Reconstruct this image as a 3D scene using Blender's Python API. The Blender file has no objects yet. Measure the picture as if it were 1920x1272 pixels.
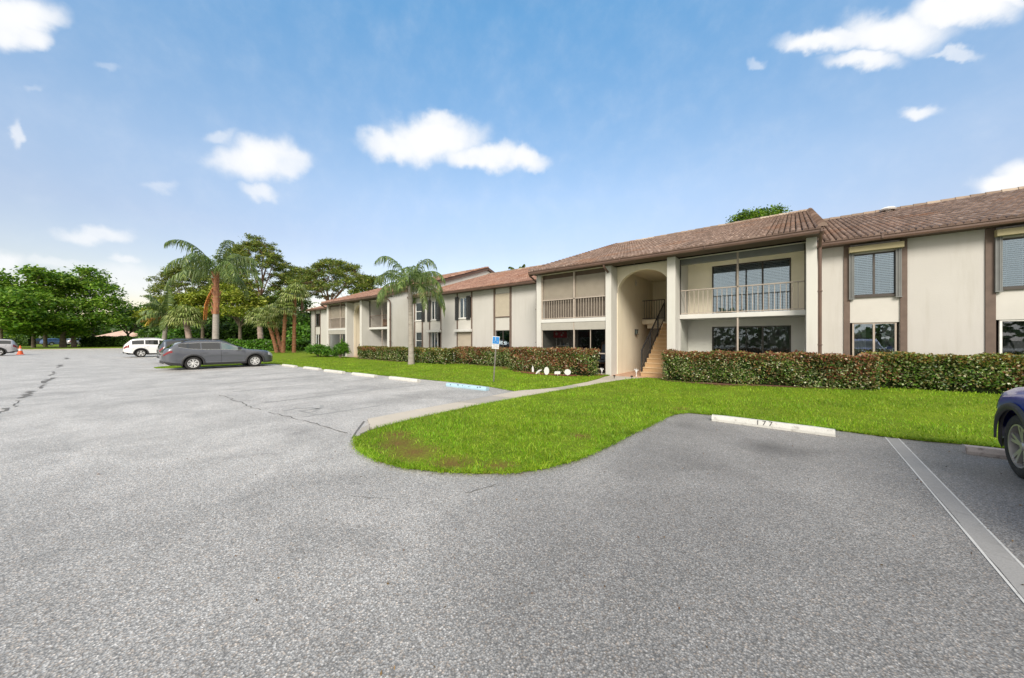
import bpy, math, random
import numpy as np
from mathutils import Vector, geometry
rnd = random.Random(7)
rng = np.random.default_rng(11)
S = bpy.context.scene
COL = S.collection
PI = math.pi
rad = math.radians
ORIG = {}

# ------------------------------------------------------------------ materials
def nt(name):
    m = bpy.data.materials.new(name); m.use_nodes = True
    t = m.node_tree; b = t.nodes['Principled BSDF']
    return m, t.nodes, t.links, b

def mixc(N, L, fac, a, b, mode='MIX'):
    n = N.new('ShaderNodeMix'); n.data_type = 'RGBA'; n.blend_type = mode
    for i, v in ((0, fac), (6, a), (7, b)):
        if isinstance(v, (int, float)): n.inputs[i].default_value = v
        elif isinstance(v, (tuple, list)): n.inputs[i].default_value = (*v[:3], 1)
        else: L.new(v, n.inputs[i])
    return n.outputs[2]

def ramp(N, L, src, stops):
    r = N.new('ShaderNodeValToRGB'); L.new(src, r.inputs[0])
    e = r.color_ramp.elements
    while len(e) < len(stops): e.new(.5)
    for k, (p, c) in enumerate(stops):
        e[k].position = p; e[k].color = (c, c, c, 1) if isinstance(c, (int, float)) else (*c, 1)
    return r.outputs[0]

def noise(N, L, scale, detail=4, rough=.55, vec=None, dist=0):
    n = N.new('ShaderNodeTexNoise'); n.inputs['Scale'].default_value = scale
    n.inputs['Detail'].default_value = detail; n.inputs['Roughness'].default_value = rough
    n.inputs['Distortion'].default_value = dist
    if vec is not None: L.new(vec, n.inputs['Vector'])
    return n.outputs[0]

def objvec(N, L, scale=(1, 1, 1), rot=(0, 0, 0)):
    g = N.new('ShaderNodeNewGeometry'); m = N.new('ShaderNodeMapping')
    m.inputs['Scale'].default_value = scale; m.inputs['Rotation'].default_value = rot
    L.new(g.outputs['Position'], m.inputs['Vector'])
    return m.outputs[0]

def bump(N, L, b, h, strength, dist=.01):
    n = N.new('ShaderNodeBump'); n.inputs['Strength'].default_value = strength; n.inputs['Distance'].default_value = dist
    L.new(h, n.inputs['Height']); L.new(n.outputs[0], b.inputs['Normal'])

def M(name, c, rough=.7, var=.12, vs=3., bs=0, bst=.3, bd=.005, metal=0, spec=.5, stretch=(1, 1, 1), coat=0, c2=None):
    m, N, L, b = nt(name)
    v = objvec(N, L, stretch)
    n = noise(N, L, vs, 5, .6, v)
    lo = tuple(x * (1 - var) for x in c) if c2 is None else c2; hi = tuple(min(1, x * (1 + var)) for x in c)
    f = ramp(N, L, n, [(.3, 0.), (.7, 1.)])
    L.new(mixc(N, L, f, lo, hi), b.inputs['Base Color'])
    b.inputs['Roughness'].default_value = rough; b.inputs['Metallic'].default_value = metal
    b.inputs['Specular IOR Level'].default_value = spec; b.inputs['Coat Weight'].default_value = coat
    if coat: b.inputs['Coat Roughness'].default_value = .03
    if bs:
        bump(N, L, b, noise(N, L, bs, 6, .6, v), bst, bd)
    return m

def m_stucco(name, c):
    m, N, L, b = nt(name); v = objvec(N, L)
    big = noise(N, L, .7, 4, .6, v)
    streak = noise(N, L, 1.2, 5, .65, objvec(N, L, (4, 4, .35)))
    col = mixc(N, L, ramp(N, L, big, [(.3, 0.), (.75, 1.)]), tuple(x * .93 for x in c), c)
    col = mixc(N, L, ramp(N, L, streak, [(.5, 0.), (.85, .5)]), col, (c[0] * .74, c[1] * .72, c[2] * .67))
    L.new(col, b.inputs['Base Color']); b.inputs['Roughness'].default_value = .9; b.inputs['Specular IOR Level'].default_value = .2
    bump(N, L, b, noise(N, L, 45, 6, .65, v), .35, .008)
    return m

def m_leaf(name, cols, vs=.5, trans=.35, rough=.45):
    m, N, L, b = nt(name)
    g = N.new('ShaderNodeNewGeometry')
    st = [((k + .5) / len(cols), c) for k, c in enumerate(cols)]
    c = ramp(N, L, g.outputs['Random Per Island'], st)
    n = noise(N, L, vs, 3, .5, objvec(N, L))
    k = ramp(N, L, n, [(.3, .7), (.7, 1.25)])
    c = mixc(N, L, 1., c, k, 'MULTIPLY')
    if name == 'grass_blades':
        n2 = noise(N, L, .45, 4, .6, objvec(N, L)); c = mixc(N, L, ramp(N, L, n2, [(.42, 0.), (.62, .55)]), c, mixc(N, L, 1., c, (.62, .8, .9), 'MULTIPLY'))
        n3 = noise(N, L, 3.2, 4, .65, objvec(N, L)); c = mixc(N, L, 1., c, ramp(N, L, n3, [(.32, .62), (.5, 1.), (.7, 1.15)]), 'MULTIPLY')
    L.new(c, b.inputs['Base Color']); b.inputs['Roughness'].default_value = rough; b.inputs['Specular IOR Level'].default_value = .35
    t = N.new('ShaderNodeBsdfTranslucent'); L.new(c, t.inputs['Color'])
    x = N.new('ShaderNodeMixShader'); x.inputs[0].default_value = trans
    L.new(b.outputs[0], x.inputs[1]); L.new(t.outputs[0], x.inputs[2])
    L.new(x.outputs[0], N['Material Output'].inputs[0])
    return m

def m_glass(name, tint=.8, rough=.01, refl=1.0, gc=(1, 1, 1)):
    m, N, L, b = nt(name); N.remove(b)
    t = N.new('ShaderNodeBsdfTransparent'); t.inputs[0].default_value = (tint, tint * 1.01, tint, 1)
    g = N.new('ShaderNodeBsdfGlossy'); g.inputs['Roughness'].default_value = rough; g.inputs[0].default_value = (*gc, 1)
    f = N.new('ShaderNodeFresnel'); f.inputs['IOR'].default_value = 1.0 + .75 * refl
    x = N.new('ShaderNodeMixShader'); L.new(f.outputs[0], x.inputs[0]); L.new(t.outputs[0], x.inputs[1]); L.new(g.outputs[0], x.inputs[2])
    L.new(x.outputs[0], N['Material Output'].inputs[0])
    return m

def m_asphalt():
    m, N, L, b = nt('asphalt')
    v = objvec(N, L)
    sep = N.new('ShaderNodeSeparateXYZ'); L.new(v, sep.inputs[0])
    big = noise(N, L, .16, 5, .62, v)
    mid = noise(N, L, .9, 5, .65, v, .6)
    strk = noise(N, L, .55, 4, .6, objvec(N, L, (1.0, .16, 1)), .3)
    # older lot left, paled by painted grazing sky sheen; darker newer surface by the stalls
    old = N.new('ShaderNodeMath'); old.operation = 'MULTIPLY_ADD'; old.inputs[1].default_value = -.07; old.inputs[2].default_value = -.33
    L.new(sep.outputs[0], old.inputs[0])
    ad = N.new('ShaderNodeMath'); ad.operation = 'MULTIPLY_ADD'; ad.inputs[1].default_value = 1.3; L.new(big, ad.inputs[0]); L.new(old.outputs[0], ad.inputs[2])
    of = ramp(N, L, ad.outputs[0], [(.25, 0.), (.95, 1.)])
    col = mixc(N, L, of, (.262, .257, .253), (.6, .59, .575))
    col = mixc(N, L, ramp(N, L, mid, [(.36, .34), (.62, 0.)]), col, (.17, .166, .162))
    col = mixc(N, L, ramp(N, L, strk, [(.5, 0.), (.8, .32)]), col, (.19, .187, .18))
    # exposed chips of aggregate
    vo = N.new('ShaderNodeTexVoronoi'); vo.inputs['Scale'].default_value = 96; L.new(v, vo.inputs['Vector'])
    sc = N.new('ShaderNodeSeparateColor'); L.new(vo.outputs['Color'], sc.inputs[0])
    chip = ramp(N, L, sc.outputs[0], [(0., .55), (.45, .87), (.72, 1.08), (.93, 1.4), (1., 1.85)])
    col = mixc(N, L, .8, col, chip, 'MULTIPLY')
    warm = ramp(N, L, sc.outputs[1], [(.7, (1, 1, 1)), (.95, (1.12, .98, .86))])
    col = mixc(N, L, .8, col, warm, 'MULTIPLY')
    gap = ramp(N, L, vo.outputs['Distance'], [(.35, 1.), (.75, .3)])
    col = mixc(N, L, .65, col, gap, 'MULTIPLY')
    # oil stains where engines stood
    for (x, y, r, k) in ((-.35, 6.55, .55, .75), (.2, 6.7, .3, .4), (1.85, 6.9, .5, .45), (-1.7, 7.2, .4, .5), (-8.6, 6.3, .9, .45), (-11.8, 6.0, 1.0, .45), (-6.75, 2.35, .3, .6), (-15, 6, 1., .4), (-8.3, 5.2, .8, .35), (-.9, 5.3, .9, .3)):
        d = N.new('ShaderNodeVectorMath'); d.operation = 'DISTANCE'; L.new(v, d.inputs[0]); d.inputs[1].default_value = (x, y, 0)
        dd = N.new('ShaderNodeMath'); dd.operation = 'MULTIPLY_ADD'; L.new(mid, dd.inputs[0]); dd.inputs[1].default_value = 1.6 * r; L.new(d.outputs['Value'], dd.inputs[2])
        f = ramp(N, L, dd.outputs[0], [(0, k), (min(.99, 1.75 * r), 0.)]) if r < .56 else None
        if f is None:
            mr = N.new('ShaderNodeMapRange'); mr.inputs[2].default_value = r * 1.9; mr.inputs[1].default_value = 0; mr.inputs[3].default_value = k; mr.inputs[4].default_value = 0
            mr.inputs['From Min'].default_value = 0; mr.inputs['From Max'].default_value = r * 1.9
            L.new(dd.outputs[0], mr.inputs[0]); f = mr.outputs[0]
        col = mixc(N, L, f, col, (.045, .042, .04))
    L.new(col, b.inputs['Base Color'])
    b.inputs['Roughness'].default_value = .62; b.inputs['Specular IOR Level'].default_value = .5
    bump(N, L, b, vo.outputs['Distance'], .55, .006)
    return m

def m_soil():
    m, N, L, b = nt('lawn_soil'); v = objvec(N, L)
    n = noise(N, L, 1.1, 5, .6, v); n2 = noise(N, L, 38, 5, .7, v)
    far = noise(N, L, .35, 4, .6, v)
    c = mixc(N, L, ramp(N, L, n, [(.35, 0.), (.65, 1.)]), (.14, .22, .014), (.22, .31, .02))
    c = mixc(N, L, ramp(N, L, far, [(.45, 0.), (.75, .6)]), c, (.22, .25, .035))
    c = mixc(N, L, ramp(N, L, n2, [(.4, .65), (.6, 0.)]), c, (.045, .075, .01))
    for (x, y, r) in ((-4.2, 2.95, .42), (-4.75, 3.05, .38), (-3.45, 3.0, .35), (-2.9, 3.3, .28), (-5.2, 3.3, .3), (-1.95, 8.7, .3), (-1.7, 13.3, .5), (-11.9, 13.9, .8), (-2.75, 5.2, .2)):
        d = N.new('ShaderNodeVectorMath'); d.operation = 'DISTANCE'; L.new(v, d.inputs[0]); d.inputs[1].default_value = (x, y, .04)
        dd = N.new('ShaderNodeMath'); dd.operation = 'MULTIPLY_ADD'; L.new(n2, dd.inputs[0]); dd.inputs[1].default_value = .5; L.new(d.outputs['Value'], dd.inputs[2])
        mr = N.new('ShaderNodeMapRange'); mr.inputs['From Min'].default_value = .2; mr.inputs['From Max'].default_value = r + .3; mr.inputs['To Min'].default_value = .95; mr.inputs['To Max'].default_value = 0
        L.new(dd.outputs[0], mr.inputs[0])
        c = mixc(N, L, mr.outputs[0], c, (.16, .085, .035))
    L.new(c, b.inputs['Base Color']); b.inputs['Roughness'].default_value = .95; b.inputs['Specular IOR Level'].default_value = .1
    bump(N, L, b, n2, .8, .03)
    return m

def m_tile(name, a, bcol, pale):
    m, N, L, b = nt(name); v = objvec(N, L)
    g = N.new('ShaderNodeNewGeometry')
    c = ramp(N, L, g.outputs['Random Per Island'], [(0, tuple(x * .72 for x in a)), (.3, a), (.75, bcol), (1, pale)])
    st = noise(N, L, .8, 6, .7, objvec(N, L, (1.3, .35, .35)), .4)
    c = mixc(N, L, ramp(N, L, st, [(.48, 0.), (.75, .5)]), c, (.075, .052, .042))
    sp = noise(N, L, 16, 5, .7, v)
    c = mixc(N, L, ramp(N, L, sp, [(.58, 0.), (.78, .35)]), c, (.3, .25, .2))
    org = noise(N, L, .45, 4, .6, v)
    c = mixc(N, L, ramp(N, L, org, [(.55, 0.), (.72, .55)]), c, (.27, .115, .045))
    L.new(c, b.inputs['Base Color']); b.inputs['Roughness'].default_value = .88; b.inputs['Specular IOR Level'].default_value = .25
    bump(N, L, b, sp, .4, .01)
    return m

def m_concrete(name, c, worn=(.12, .11, .1), wf=.5, vs=9.):
    m, N, L, b = nt(name); v = objvec(N, L)
    n = noise(N, L, vs, 6, .7, v, .3); n2 = noise(N, L, 70, 4, .6, v); n3 = noise(N, L, 1.3, 4, .6, v)
    cc = mixc(N, L, ramp(N, L, n3, [(.3, 0.), (.7, 1.)]), tuple(x * .85 for x in c), c)
    cc = mixc(N, L, ramp(N, L, n, [(.55, 0.), (.7, wf)]), cc, worn)
    cc = mixc(N, L, ramp(N, L, n2, [(.35, .35), (.6, 0.)]), cc, tuple(x * .6 for x in c))
    L.new(cc, b.inputs['Base Color']); b.inputs['Roughness'].default_value = .9; b.inputs['Specular IOR Level'].default_value = .25
    bump(N, L, b, n2, .4, .004)
    return m

def m_paint(name, c, metal=.3, rough=.35):
    m, N, L, b = nt(name)
    n = noise(N, L, 3, 3, .5, objvec(N, L))
    L.new(mixc(N, L, n, tuple(x * .94 for x in c), tuple(min(1, x * 1.04) for x in c)), b.inputs['Base Color'])
    b.inputs['Metallic'].default_value = metal; b.inputs['Roughness'].default_value = rough
    b.inputs['Coat Weight'].default_value = .9; b.inputs['Coat Roughness'].default_value = .04
    return m

def m_trunk(name, c, c2, ring=9., st=.7):
    m, N, L, b = nt(name)
    v = objvec(N, L, (1, 1, ring)); n = noise(N, L, 1.6, 4, .6, v); n2 = noise(N, L, 12, 5, .7, objvec(N, L, (1, 1, .3)))
    cc = mixc(N, L, ramp(N, L, n, [(.35, 0.), (.65, 1.)]), c, c2)
    cc = mixc(N, L, ramp(N, L, n2, [(.5, 0.), (.8, .6)]), cc, tuple(x * .5 for x in c))
    L.new(cc, b.inputs['Base Color']); b.inputs['Roughness'].default_value = .95; b.inputs['Specular IOR Level'].default_value = .15
    bump(N, L, b, n, st, .03)
    return m

MT = dict(
    stucco=m_stucco('cream_stucco', (.535, .515, .485)),
    stucco2=m_stucco('pale_stucco', (.6, .585, .545)),
    cream=M('cream_panel', (.54, .52, .48), .6, .04, 2, 60, .1),
    arch=m_stucco('warm_cream_stucco', (.8, .72, .57)),
    white=M('white_trim', (.6, .59, .56), .6, .05, 2, 50, .1),
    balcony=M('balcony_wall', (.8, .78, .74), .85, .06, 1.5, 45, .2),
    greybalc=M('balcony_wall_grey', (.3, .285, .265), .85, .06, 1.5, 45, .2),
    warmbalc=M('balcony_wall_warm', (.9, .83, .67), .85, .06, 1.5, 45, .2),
    ceil=M('ceiling_paint', (.8, .75, .64), .9, .05, 2),
    brown=M('brown_trim', (.135, .096, .076), .75, .15, 4, 60, .15),
    dkbrown=M('brown_gutter', (.115, .068, .05), .5, .2, 2, 30, .1),
    soffit=M('soffit_brown', (.1, .068, .05), .8, .15, 3),
    black=M('black_iron', (.018, .018, .02), .5, .2, 8),
    bronze=M('bronze_frame', (.06, .05, .042), .5, .15, 4),
    wframe=M('white_frame', (.74, .73, .7), .5, .06, 4),
    tanrail=M('tan_rail', (.4, .34, .285), .5, .1, 5),
    slate=M('grey_shutter_metal', (.17, .175, .17), .55, .12, 3, 40, .1),
    dkslate=M('charcoal_shutter', (.025, .026, .026), .6, .15, 5),
    shutter=M('beige_shutter', (.3, .262, .21), .6, .08, 3),
    shutbr=M('brown_shutter', (.14, .115, .092), .7, .1, 3),
    shutpale=M('pale_shutter', (.5, .44, .35), .6, .05, 3),
    boxbeige=M('shutter_box_beige', (.38, .36, .315), .6, .06, 3),
    boxcream=M('shutter_box_cream', (.4, .345, .2), .6, .08, 3),
    blind=M('white_blind', (.86, .86, .85), .6, .05, 4),
    curtain=M('pale_curtain', (.6, .58, .55), .9, .08, 4),
    dkcurtain=M('navy_curtain', (.06, .065, .085), .9, .25, 4),
    interior=M('room_interior', (.3, .27, .22), .9, .1, 2),
    dkinterior=M('room_dark', (.07, .065, .06), .9, .1, 2),
    stair=m_concrete('tan_stair_coating', (.56, .37, .20), (.4, .27, .16), .3),
    tread=m_concrete('tan_stair_edge', (.68, .49, .29), (.45, .3, .18), .3),
    terra=M('terracotta_floor', (.5, .31, .21), .7, .15, 6, 40, .1),
    tileA=m_tile('clay_tiles_brown', (.2, .14, .11), (.245, .17, .135), (.33, .245, .2)),
    tileB=m_tile('clay_tiles_red', (.27, .15, .11), (.33, .195, .145), (.43, .28, .21)),
    ridge=m_tile('ridge_tiles', (.27, .2, .15), (.36, .28, .21), (.46, .39, .31)),
    pan=M('roof_valley', (.022, .015, .012), .95, .3, 5),
    glass=m_glass('window_glass', .94, .01, 1.9, (.72, .88, 1.)),
    glassd=m_glass('tinted_glass', .55, .01, 1.5, (.8, .9, 1.)),
    screen=m_glass('insect_screen', .93, .6, .15),
    porchscr=m_glass('dark_porch_screen', .6, .6, .12),
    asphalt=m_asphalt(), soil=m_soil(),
    walk=m_concrete('pale_concrete', (.52, .47, .40), (.36, .33, .29), .3, 3.),
    walkdk=m_concrete('grey_concrete', (.4, .37, .33), (.26, .24, .22), .4, 3.),
    stopw=m_concrete('white_painted_concrete', (.6, .59, .55), (.22, .2, .18), .8),
    stopb=m_concrete('blue_painted_concrete', (.4, .58, .68), (.2, .26, .3), .7),
    stopd=m_concrete('dirty_concrete', (.5, .44, .41), (.07, .045, .04), .97, 6.),
    mulch=M('red_mulch', (.15, .062, .04), .95, .5, 30, 40, .9, .03),
    mulchr=M('crimson_ground_cover', (.2, .035, .035), .95, .5, 30, 40, .9, .03),
    line=m_concrete('faded_white_paint', (.56, .56, .55), (.22, .22, .21), .85, 12.),
    linef=m_concrete('ghost_white_paint', (.36, .36, .355), (.22, .22, .21), .95, 7.),
    band=m_concrete('pale_paint_band', (.31, .305, .3), (.2, .197, .19), .8, 6.),
    crack=M('crack_filler', (.13, .126, .12), .9, .2, 5),
    dirt=M('dirt', (.1, .09, .06), .95, .3, .3),
    post=M('galvanised_steel', (.34, .32, .27), .45, .2, 8, metal=.7),
    signb=M('sign_blue', (.015, .19, .5), .4, .05, 4),
    signw=M('sign_white', (.6, .6, .6), .4, .04, 4),
    ink=M('black_ink', (.02, .02, .022), .6, .1, 4),
    red=M('red_cloth', (.55, .03, .04), .8, .2, 8),
    orange=M('cone_orange', (.75, .12, .03), .5, .05, 4),
    wood=M('dark_wood', (.12, .06, .03), .6, .3, 6),
    wicker=M('brown_wicker', (.2, .12, .075), .8, .3, 20),
    cushion=M('blue_grey_cushion', (.2, .25, .33), .9, .15, 5),
    bark=m_trunk('bark', (.13, .1, .075), (.22, .18, .14), 1.5, .8),
    pbark=m_trunk('pine_bark', (.13, .075, .05), (.22, .14, .1), 1.5, .8),
    palegrey=m_trunk('palm_grey', (.27, .24, .21), (.36, .33, .29), 7),
    rustpalm=m_trunk('palm_rust', (.3, .12, .06), (.36, .2, .12), 6),
    boots=m_trunk('palm_boots', (.24, .17, .14), (.38, .3, .26), 5, 1.),
    dead=M('dead_frond', (.5, .2, .05), .8, .25, 4),
    deady=M('yellow_frond', (.5, .36, .06), .8, .25, 4),
    grass=m_leaf('grass_blades', [(.15, .3, .008), (.22, .4, .012), (.3, .47, .02), (.4, .5, .045)], .9, .4, .5),
    litter=m_leaf('leaf_litter', [(.16, .08, .035), (.1, .055, .03), (.24, .15, .06), (.07, .05, .03)], 2, .1, .8),
    straw=m_leaf('dry_grass', [(.24, .17, .06), (.2, .12, .05), (.15, .16, .03)], 2, .3, .7),
    hedge=m_leaf('hedge_leaves', [(.03, .06, .015), (.075, .15, .024), (.14, .23, .04), (.2, .12, .05), (.38, .42, .22)], 1.6, .15, .25),
    hedgeg=m_leaf('hedge_leaves_green', [(.035, .075, .014), (.09, .18, .025), (.15, .27, .04), (.2, .13, .05), (.34, .4, .2)], 1.6, .15, .25),
    hedger=m_leaf('hedge_leaves_red', [(.2, .06, .04), (.3, .12, .055), (.14, .09, .03), (.36, .22, .1)], 1.6, .2, .3),
    hedgeo=m_leaf('hedge_leaves_bronze', [(.22, .14, .035), (.3, .19, .05), (.17, .18, .035), (.12, .17, .03)], 1.6, .2, .3),
    core=M('hedge_core', (.016, .022, .008), 1., .4, 9, spec=.05),
    oak=m_leaf('tree_leaves', [(.06, .14, .012), (.11, .24, .016), (.17, .31, .022), (.26, .38, .05)], .3, .3),
    oakb=m_leaf('bright_tree_leaves', [(.065, .16, .012), (.11, .24, .016), (.16, .3, .022), (.22, .33, .045)], .3, .35),
    olive=m_leaf('olive_tree_leaves', [(.11, .16, .012), (.19, .25, .018), (.27, .32, .028), (.31, .33, .05)], .3, .3),
    pine=m_leaf('pine_needles', [(.07, .12, .02), (.13, .2, .03), (.2, .26, .036), (.28, .28, .06)], .4, .25),
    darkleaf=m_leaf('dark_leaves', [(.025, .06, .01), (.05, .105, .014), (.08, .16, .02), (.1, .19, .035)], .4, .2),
    shrub=m_leaf('shrub_leaves', [(.06, .17, .014), (.1, .25, .02), (.15, .31, .03), (.05, .11, .014)], 1., .3),
    palm=m_leaf('palm_fronds', [(.08, .14, .035), (.12, .19, .05), (.17, .235, .08), (.2, .26, .06)], .6, .3, .4),
    fan=m_leaf('fan_leaves', [(.12, .175, .035), (.21, .27, .06), (.31, .37, .11), (.42, .44, .19)], .6, .3, .4),
    tyre=M('tyre_rubber', (.022, .021, .02), .85, .2, 12),
    rim=M('alloy_rim', (.72, .72, .71), .35, .06, 6, metal=.4),
    rimgrey=M('machined_rim', (.42, .4, .38), .35, .06, 6, metal=.6),
    rimdk=M('rim_shadow_paint', (.03, .03, .032), .5, .1, 6),
    plastic=M('black_plastic', (.03, .03, .032), .6, .12, 10),
    chrome=M('satin_chrome', (.6, .6, .6), .2, .04, 6, metal=.9),
    carglass=M('car_glass', (.018, .02, .021), .03, .1, 3, spec=.8, coat=.6),
    carglassl=M('pale_car_glass', (.12, .16, .15), .03, .1, 3, spec=.8, coat=.6),
    lamp=M('headlamp_lens', (.55, .57, .6), .1, .1, 20, coat=.8),
    tail=M('tail_lamp_lens', (.2, .008, .01), .15, .2, 20, coat=.8),
    pgrey=m_paint('slate_grey_paint', (.1, .106, .124), .35),
    pdark=m_paint('dark_blue_paint', (.03, .045, .07), .3),
    pwhite=m_paint('white_paint', (.78, .78, .77), 0),
    psilver=m_paint('silver_paint', (.42, .41, .42), .5),
    pblue=m_paint('deep_blue_paint', (.004, .03, .34), .1, .3),
    pblue2=m_paint('mid_blue_paint', (.03, .09, .22), .3),
    pblack=m_paint('black_paint', (.012, .013, .016), .2),
    salmon=m_tile('pale_roof_tiles', (.62, .42, .33), (.7, .5, .4), (.76, .6, .5)),
)

# ------------------------------------------------------------------ mesh helpers
def link(o, parent=None):
    COL.objects.link(o)
    if parent is not None: o.parent = parent
    return o

def np_mesh(name, V, F, mats, parent=None, midx=None, smooth=False, loc=None, sharp=None):
    """V (n,3) world coordinates; F list of index tuples or an int array"""
    V = np.asarray(V, dtype=np.float32).reshape(-1, 3)
    org = np.array(ORIG.get(parent.name, (0, 0, 0)) if parent is not None else (loc or (0, 0, 0)), dtype=np.float32)
    me = bpy.data.meshes.new(name)
    if isinstance(F, np.ndarray):
        n, k = F.shape
        me.vertices.add(len(V)); me.vertices.foreach_set('co', (V - org).ravel())
        me.loops.add(n * k); me.loops.foreach_set('vertex_index', F.ravel().astype(np.int32))
        me.polygons.add(n); me.polygons.foreach_set('loop_start', np.arange(0, n * k, k, dtype=np.int32))
        me.update(calc_edges=True)
    else:
        me.from_pydata([tuple(v) for v in (V - org)], [], F); me.update()
    for m in (mats if isinstance(mats, (list, tuple)) else [mats]): me.materials.append(m)
    if midx is not None: me.polygons.foreach_set('material_index', np.asarray(midx, dtype=np.int32))
    if smooth:
        me.polygons.foreach_set('use_smooth', np.ones(len(me.polygons), dtype=bool))
        me.set_sharp_from_angle(angle=rad(sharp or 40))
    o = bpy.data.objects.new(name, me); link(o, parent)
    if parent is None and loc is not None: o.location = loc
    ORIG[o.name] = tuple(float(x) for x in org)
    return o

class MB:
    def __init__(s): s.V = []; s.F = []; s.I = []
    def add(s, V, F, mi=0):
        b = len(s.V); s.V += [tuple(v) for v in V]; s.F += [tuple(i + b for i in f) for f in F]; s.I += [mi] * len(F); return s
    def box(s, x0, x1, y0, y1, z0, z1, mi=0):
        return s.add([(x0, y0, z0), (x1, y0, z0), (x1, y1, z0), (x0, y1, z0), (x0, y0, z1), (x1, y0, z1), (x1, y1, z1), (x0, y1, z1)],
                     [(0, 3, 2, 1), (4, 5, 6, 7), (0, 1, 5, 4), (1, 2, 6, 5), (2, 3, 7, 6), (3, 0, 4, 7)], mi)
    def obox(s, c, ax, ay, az, mi=0):
        c, ax, ay, az = map(Vector, (c, ax, ay, az)); v = []
        for k in (-1, 1):
            for (i, j) in ((-1, -1), (1, -1), (1, 1), (-1, 1)): v.append(c + ax * i + ay * j + az * k)
        return s.add(v, [(0, 3, 2, 1), (4, 5, 6, 7), (0, 1, 5, 4), (1, 2, 6, 5), (2, 3, 7, 6), (3, 0, 4, 7)], mi)
    def bar(s, a, b, w, h, mi=0):
        a, b = Vector(a), Vector(b); d = (b - a); l = d.length; d.normalize()
        up = Vector((0, 0, 1)) if abs(d.z) < .95 else Vector((0, 1, 0))
        x = d.cross(up).normalized(); y = x.cross(d).normalized()
        return s.obox((a + b) / 2, d * l / 2, x * w / 2, y * h / 2, mi)
    def tube(s, pts, rs, n=8, mi=0, cap=True):
        pts = [Vector(p) for p in pts]; rs = rs if isinstance(rs, (list, tuple)) else [rs] * len(pts)
        base = len(s.V); prev = None
        for k, p in enumerate(pts):
            d = (pts[min(k + 1, len(pts) - 1)] - pts[max(k - 1, 0)]).normalized()
            if prev is None:
                a = d.cross(Vector((0, 0, 1)) if abs(d.z) < .9 else Vector((1, 0, 0))).normalized()
            else:
                a = (prev - d * prev.dot(d)).normalized()
            prev = a; b = d.cross(a)
            for i in range(n):
                t = 2 * PI * i / n; s.V.append(tuple(p + (a * math.cos(t) + b * math.sin(t)) * rs[k]))
        for k in range(len(pts) - 1):
            for i in range(n):
                j = (i + 1) % n; s.F.append((base + k * n + i, base + k * n + j, base + (k + 1) * n + j, base + (k + 1) * n + i)); s.I.append(mi)
        if cap:
            s.F.append(tuple(base + i for i in reversed(range(n)))); s.I.append(mi)
            e = base + (len(pts) - 1) * n; s.F.append(tuple(e + i for i in range(n))); s.I.append(mi)
        return s
    def prism(s, poly, z0, z1, mi=0):
        n = len(poly); V = [(x, y, z0) for x, y in poly] + [(x, y, z1) for x, y in poly]
        F = [tuple(reversed(range(n))), tuple(range(n, 2 * n))] + [(i, (i + 1) % n, n + (i + 1) % n, n + i) for i in range(n)]
        return s.add(V, F, mi)
    def each(s, name, mats, parent=None, bevel=0):
        for k in range(0, len(s.V), 8):
            m = MB(); m.add(s.V[k:k + 8], [(0, 3, 2, 1), (4, 5, 6, 7), (0, 1, 5, 4), (1, 2, 6, 5), (2, 3, 7, 6), (3, 0, 4, 7)]); o = m.build(name, mats, parent, bevel=bevel)
        return o
    def build(s, name, mats, parent=None, smooth=False, bevel=0, loc=None, sharp=None):
        o = np_mesh(name, s.V, s.F, mats, parent, s.I, smooth, loc, sharp)
        if bevel:
            b = o.modifiers.new('bevel', 'BEVEL'); b.width = bevel; b.segments = 2; b.limit_method = 'ANGLE'; b.angle_limit = rad(40)
        return o

def tag(o, label=None, cat=None, group=None, kind=None):
    for k, v in (('label', label), ('category', cat), ('group', group), ('kind', kind)):
        if v: o[k] = v
    return o

def thing(name, label, cat, loc, group=None):
    o = bpy.data.objects.new(name, None); o.empty_display_size = .2; COL.objects.link(o); o.location = loc
    ORIG[o.name] = tuple(loc); return tag(o, label, cat, group)

def copy_tree(o, parent=None):
    c = o.copy(); COL.objects.link(c)
    if parent is not None: c.parent = parent
    for ch in list(o.children): copy_tree(ch, c)
    return c

def struct(o): o['kind'] = 'structure'; return o

# photograph's viewpoint: 1.65 m above the lot, looking to the far left along the facade
FW = (-.631, .776); RT = (.776, .631); FOC = 650.
def at(px, d):      # ground position in direction of column px at depth d
    r = (px - 960) / FOC
    return (d * (FW[0] + r * RT[0]), d * (FW[1] + r * RT[1]))
def hz(py, d): return 1.65 + (636 - py) * d / FOC

def smooth(t): t = min(1, max(0, t)); return t * t * (3 - 2 * t)
def lawn_z(x, y):
    return .035 + smooth((y - 9) / 4.5) * (.06 + .035 * min(5, max(0, x + 2.5)))
# ------------------------------------------------------------------ ground
def sheet(name, poly, z, m, thick=0):
    mb = MB()
    if thick: mb.prism(poly, z - thick, z)
    else: mb.add([(x, y, z) for x, y in poly], [tuple(range(len(poly)))])
    return struct(mb.build(name, m))

sheet('ground', [(-700, -500), (500, -500), (500, 700), (-700, 700)], -.03, MT['dirt'])
sheet('parking_lot', [(-88, -70), (45, -70), (45, 10.2), (-88, 10.2)], 0, MT['asphalt'])

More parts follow.
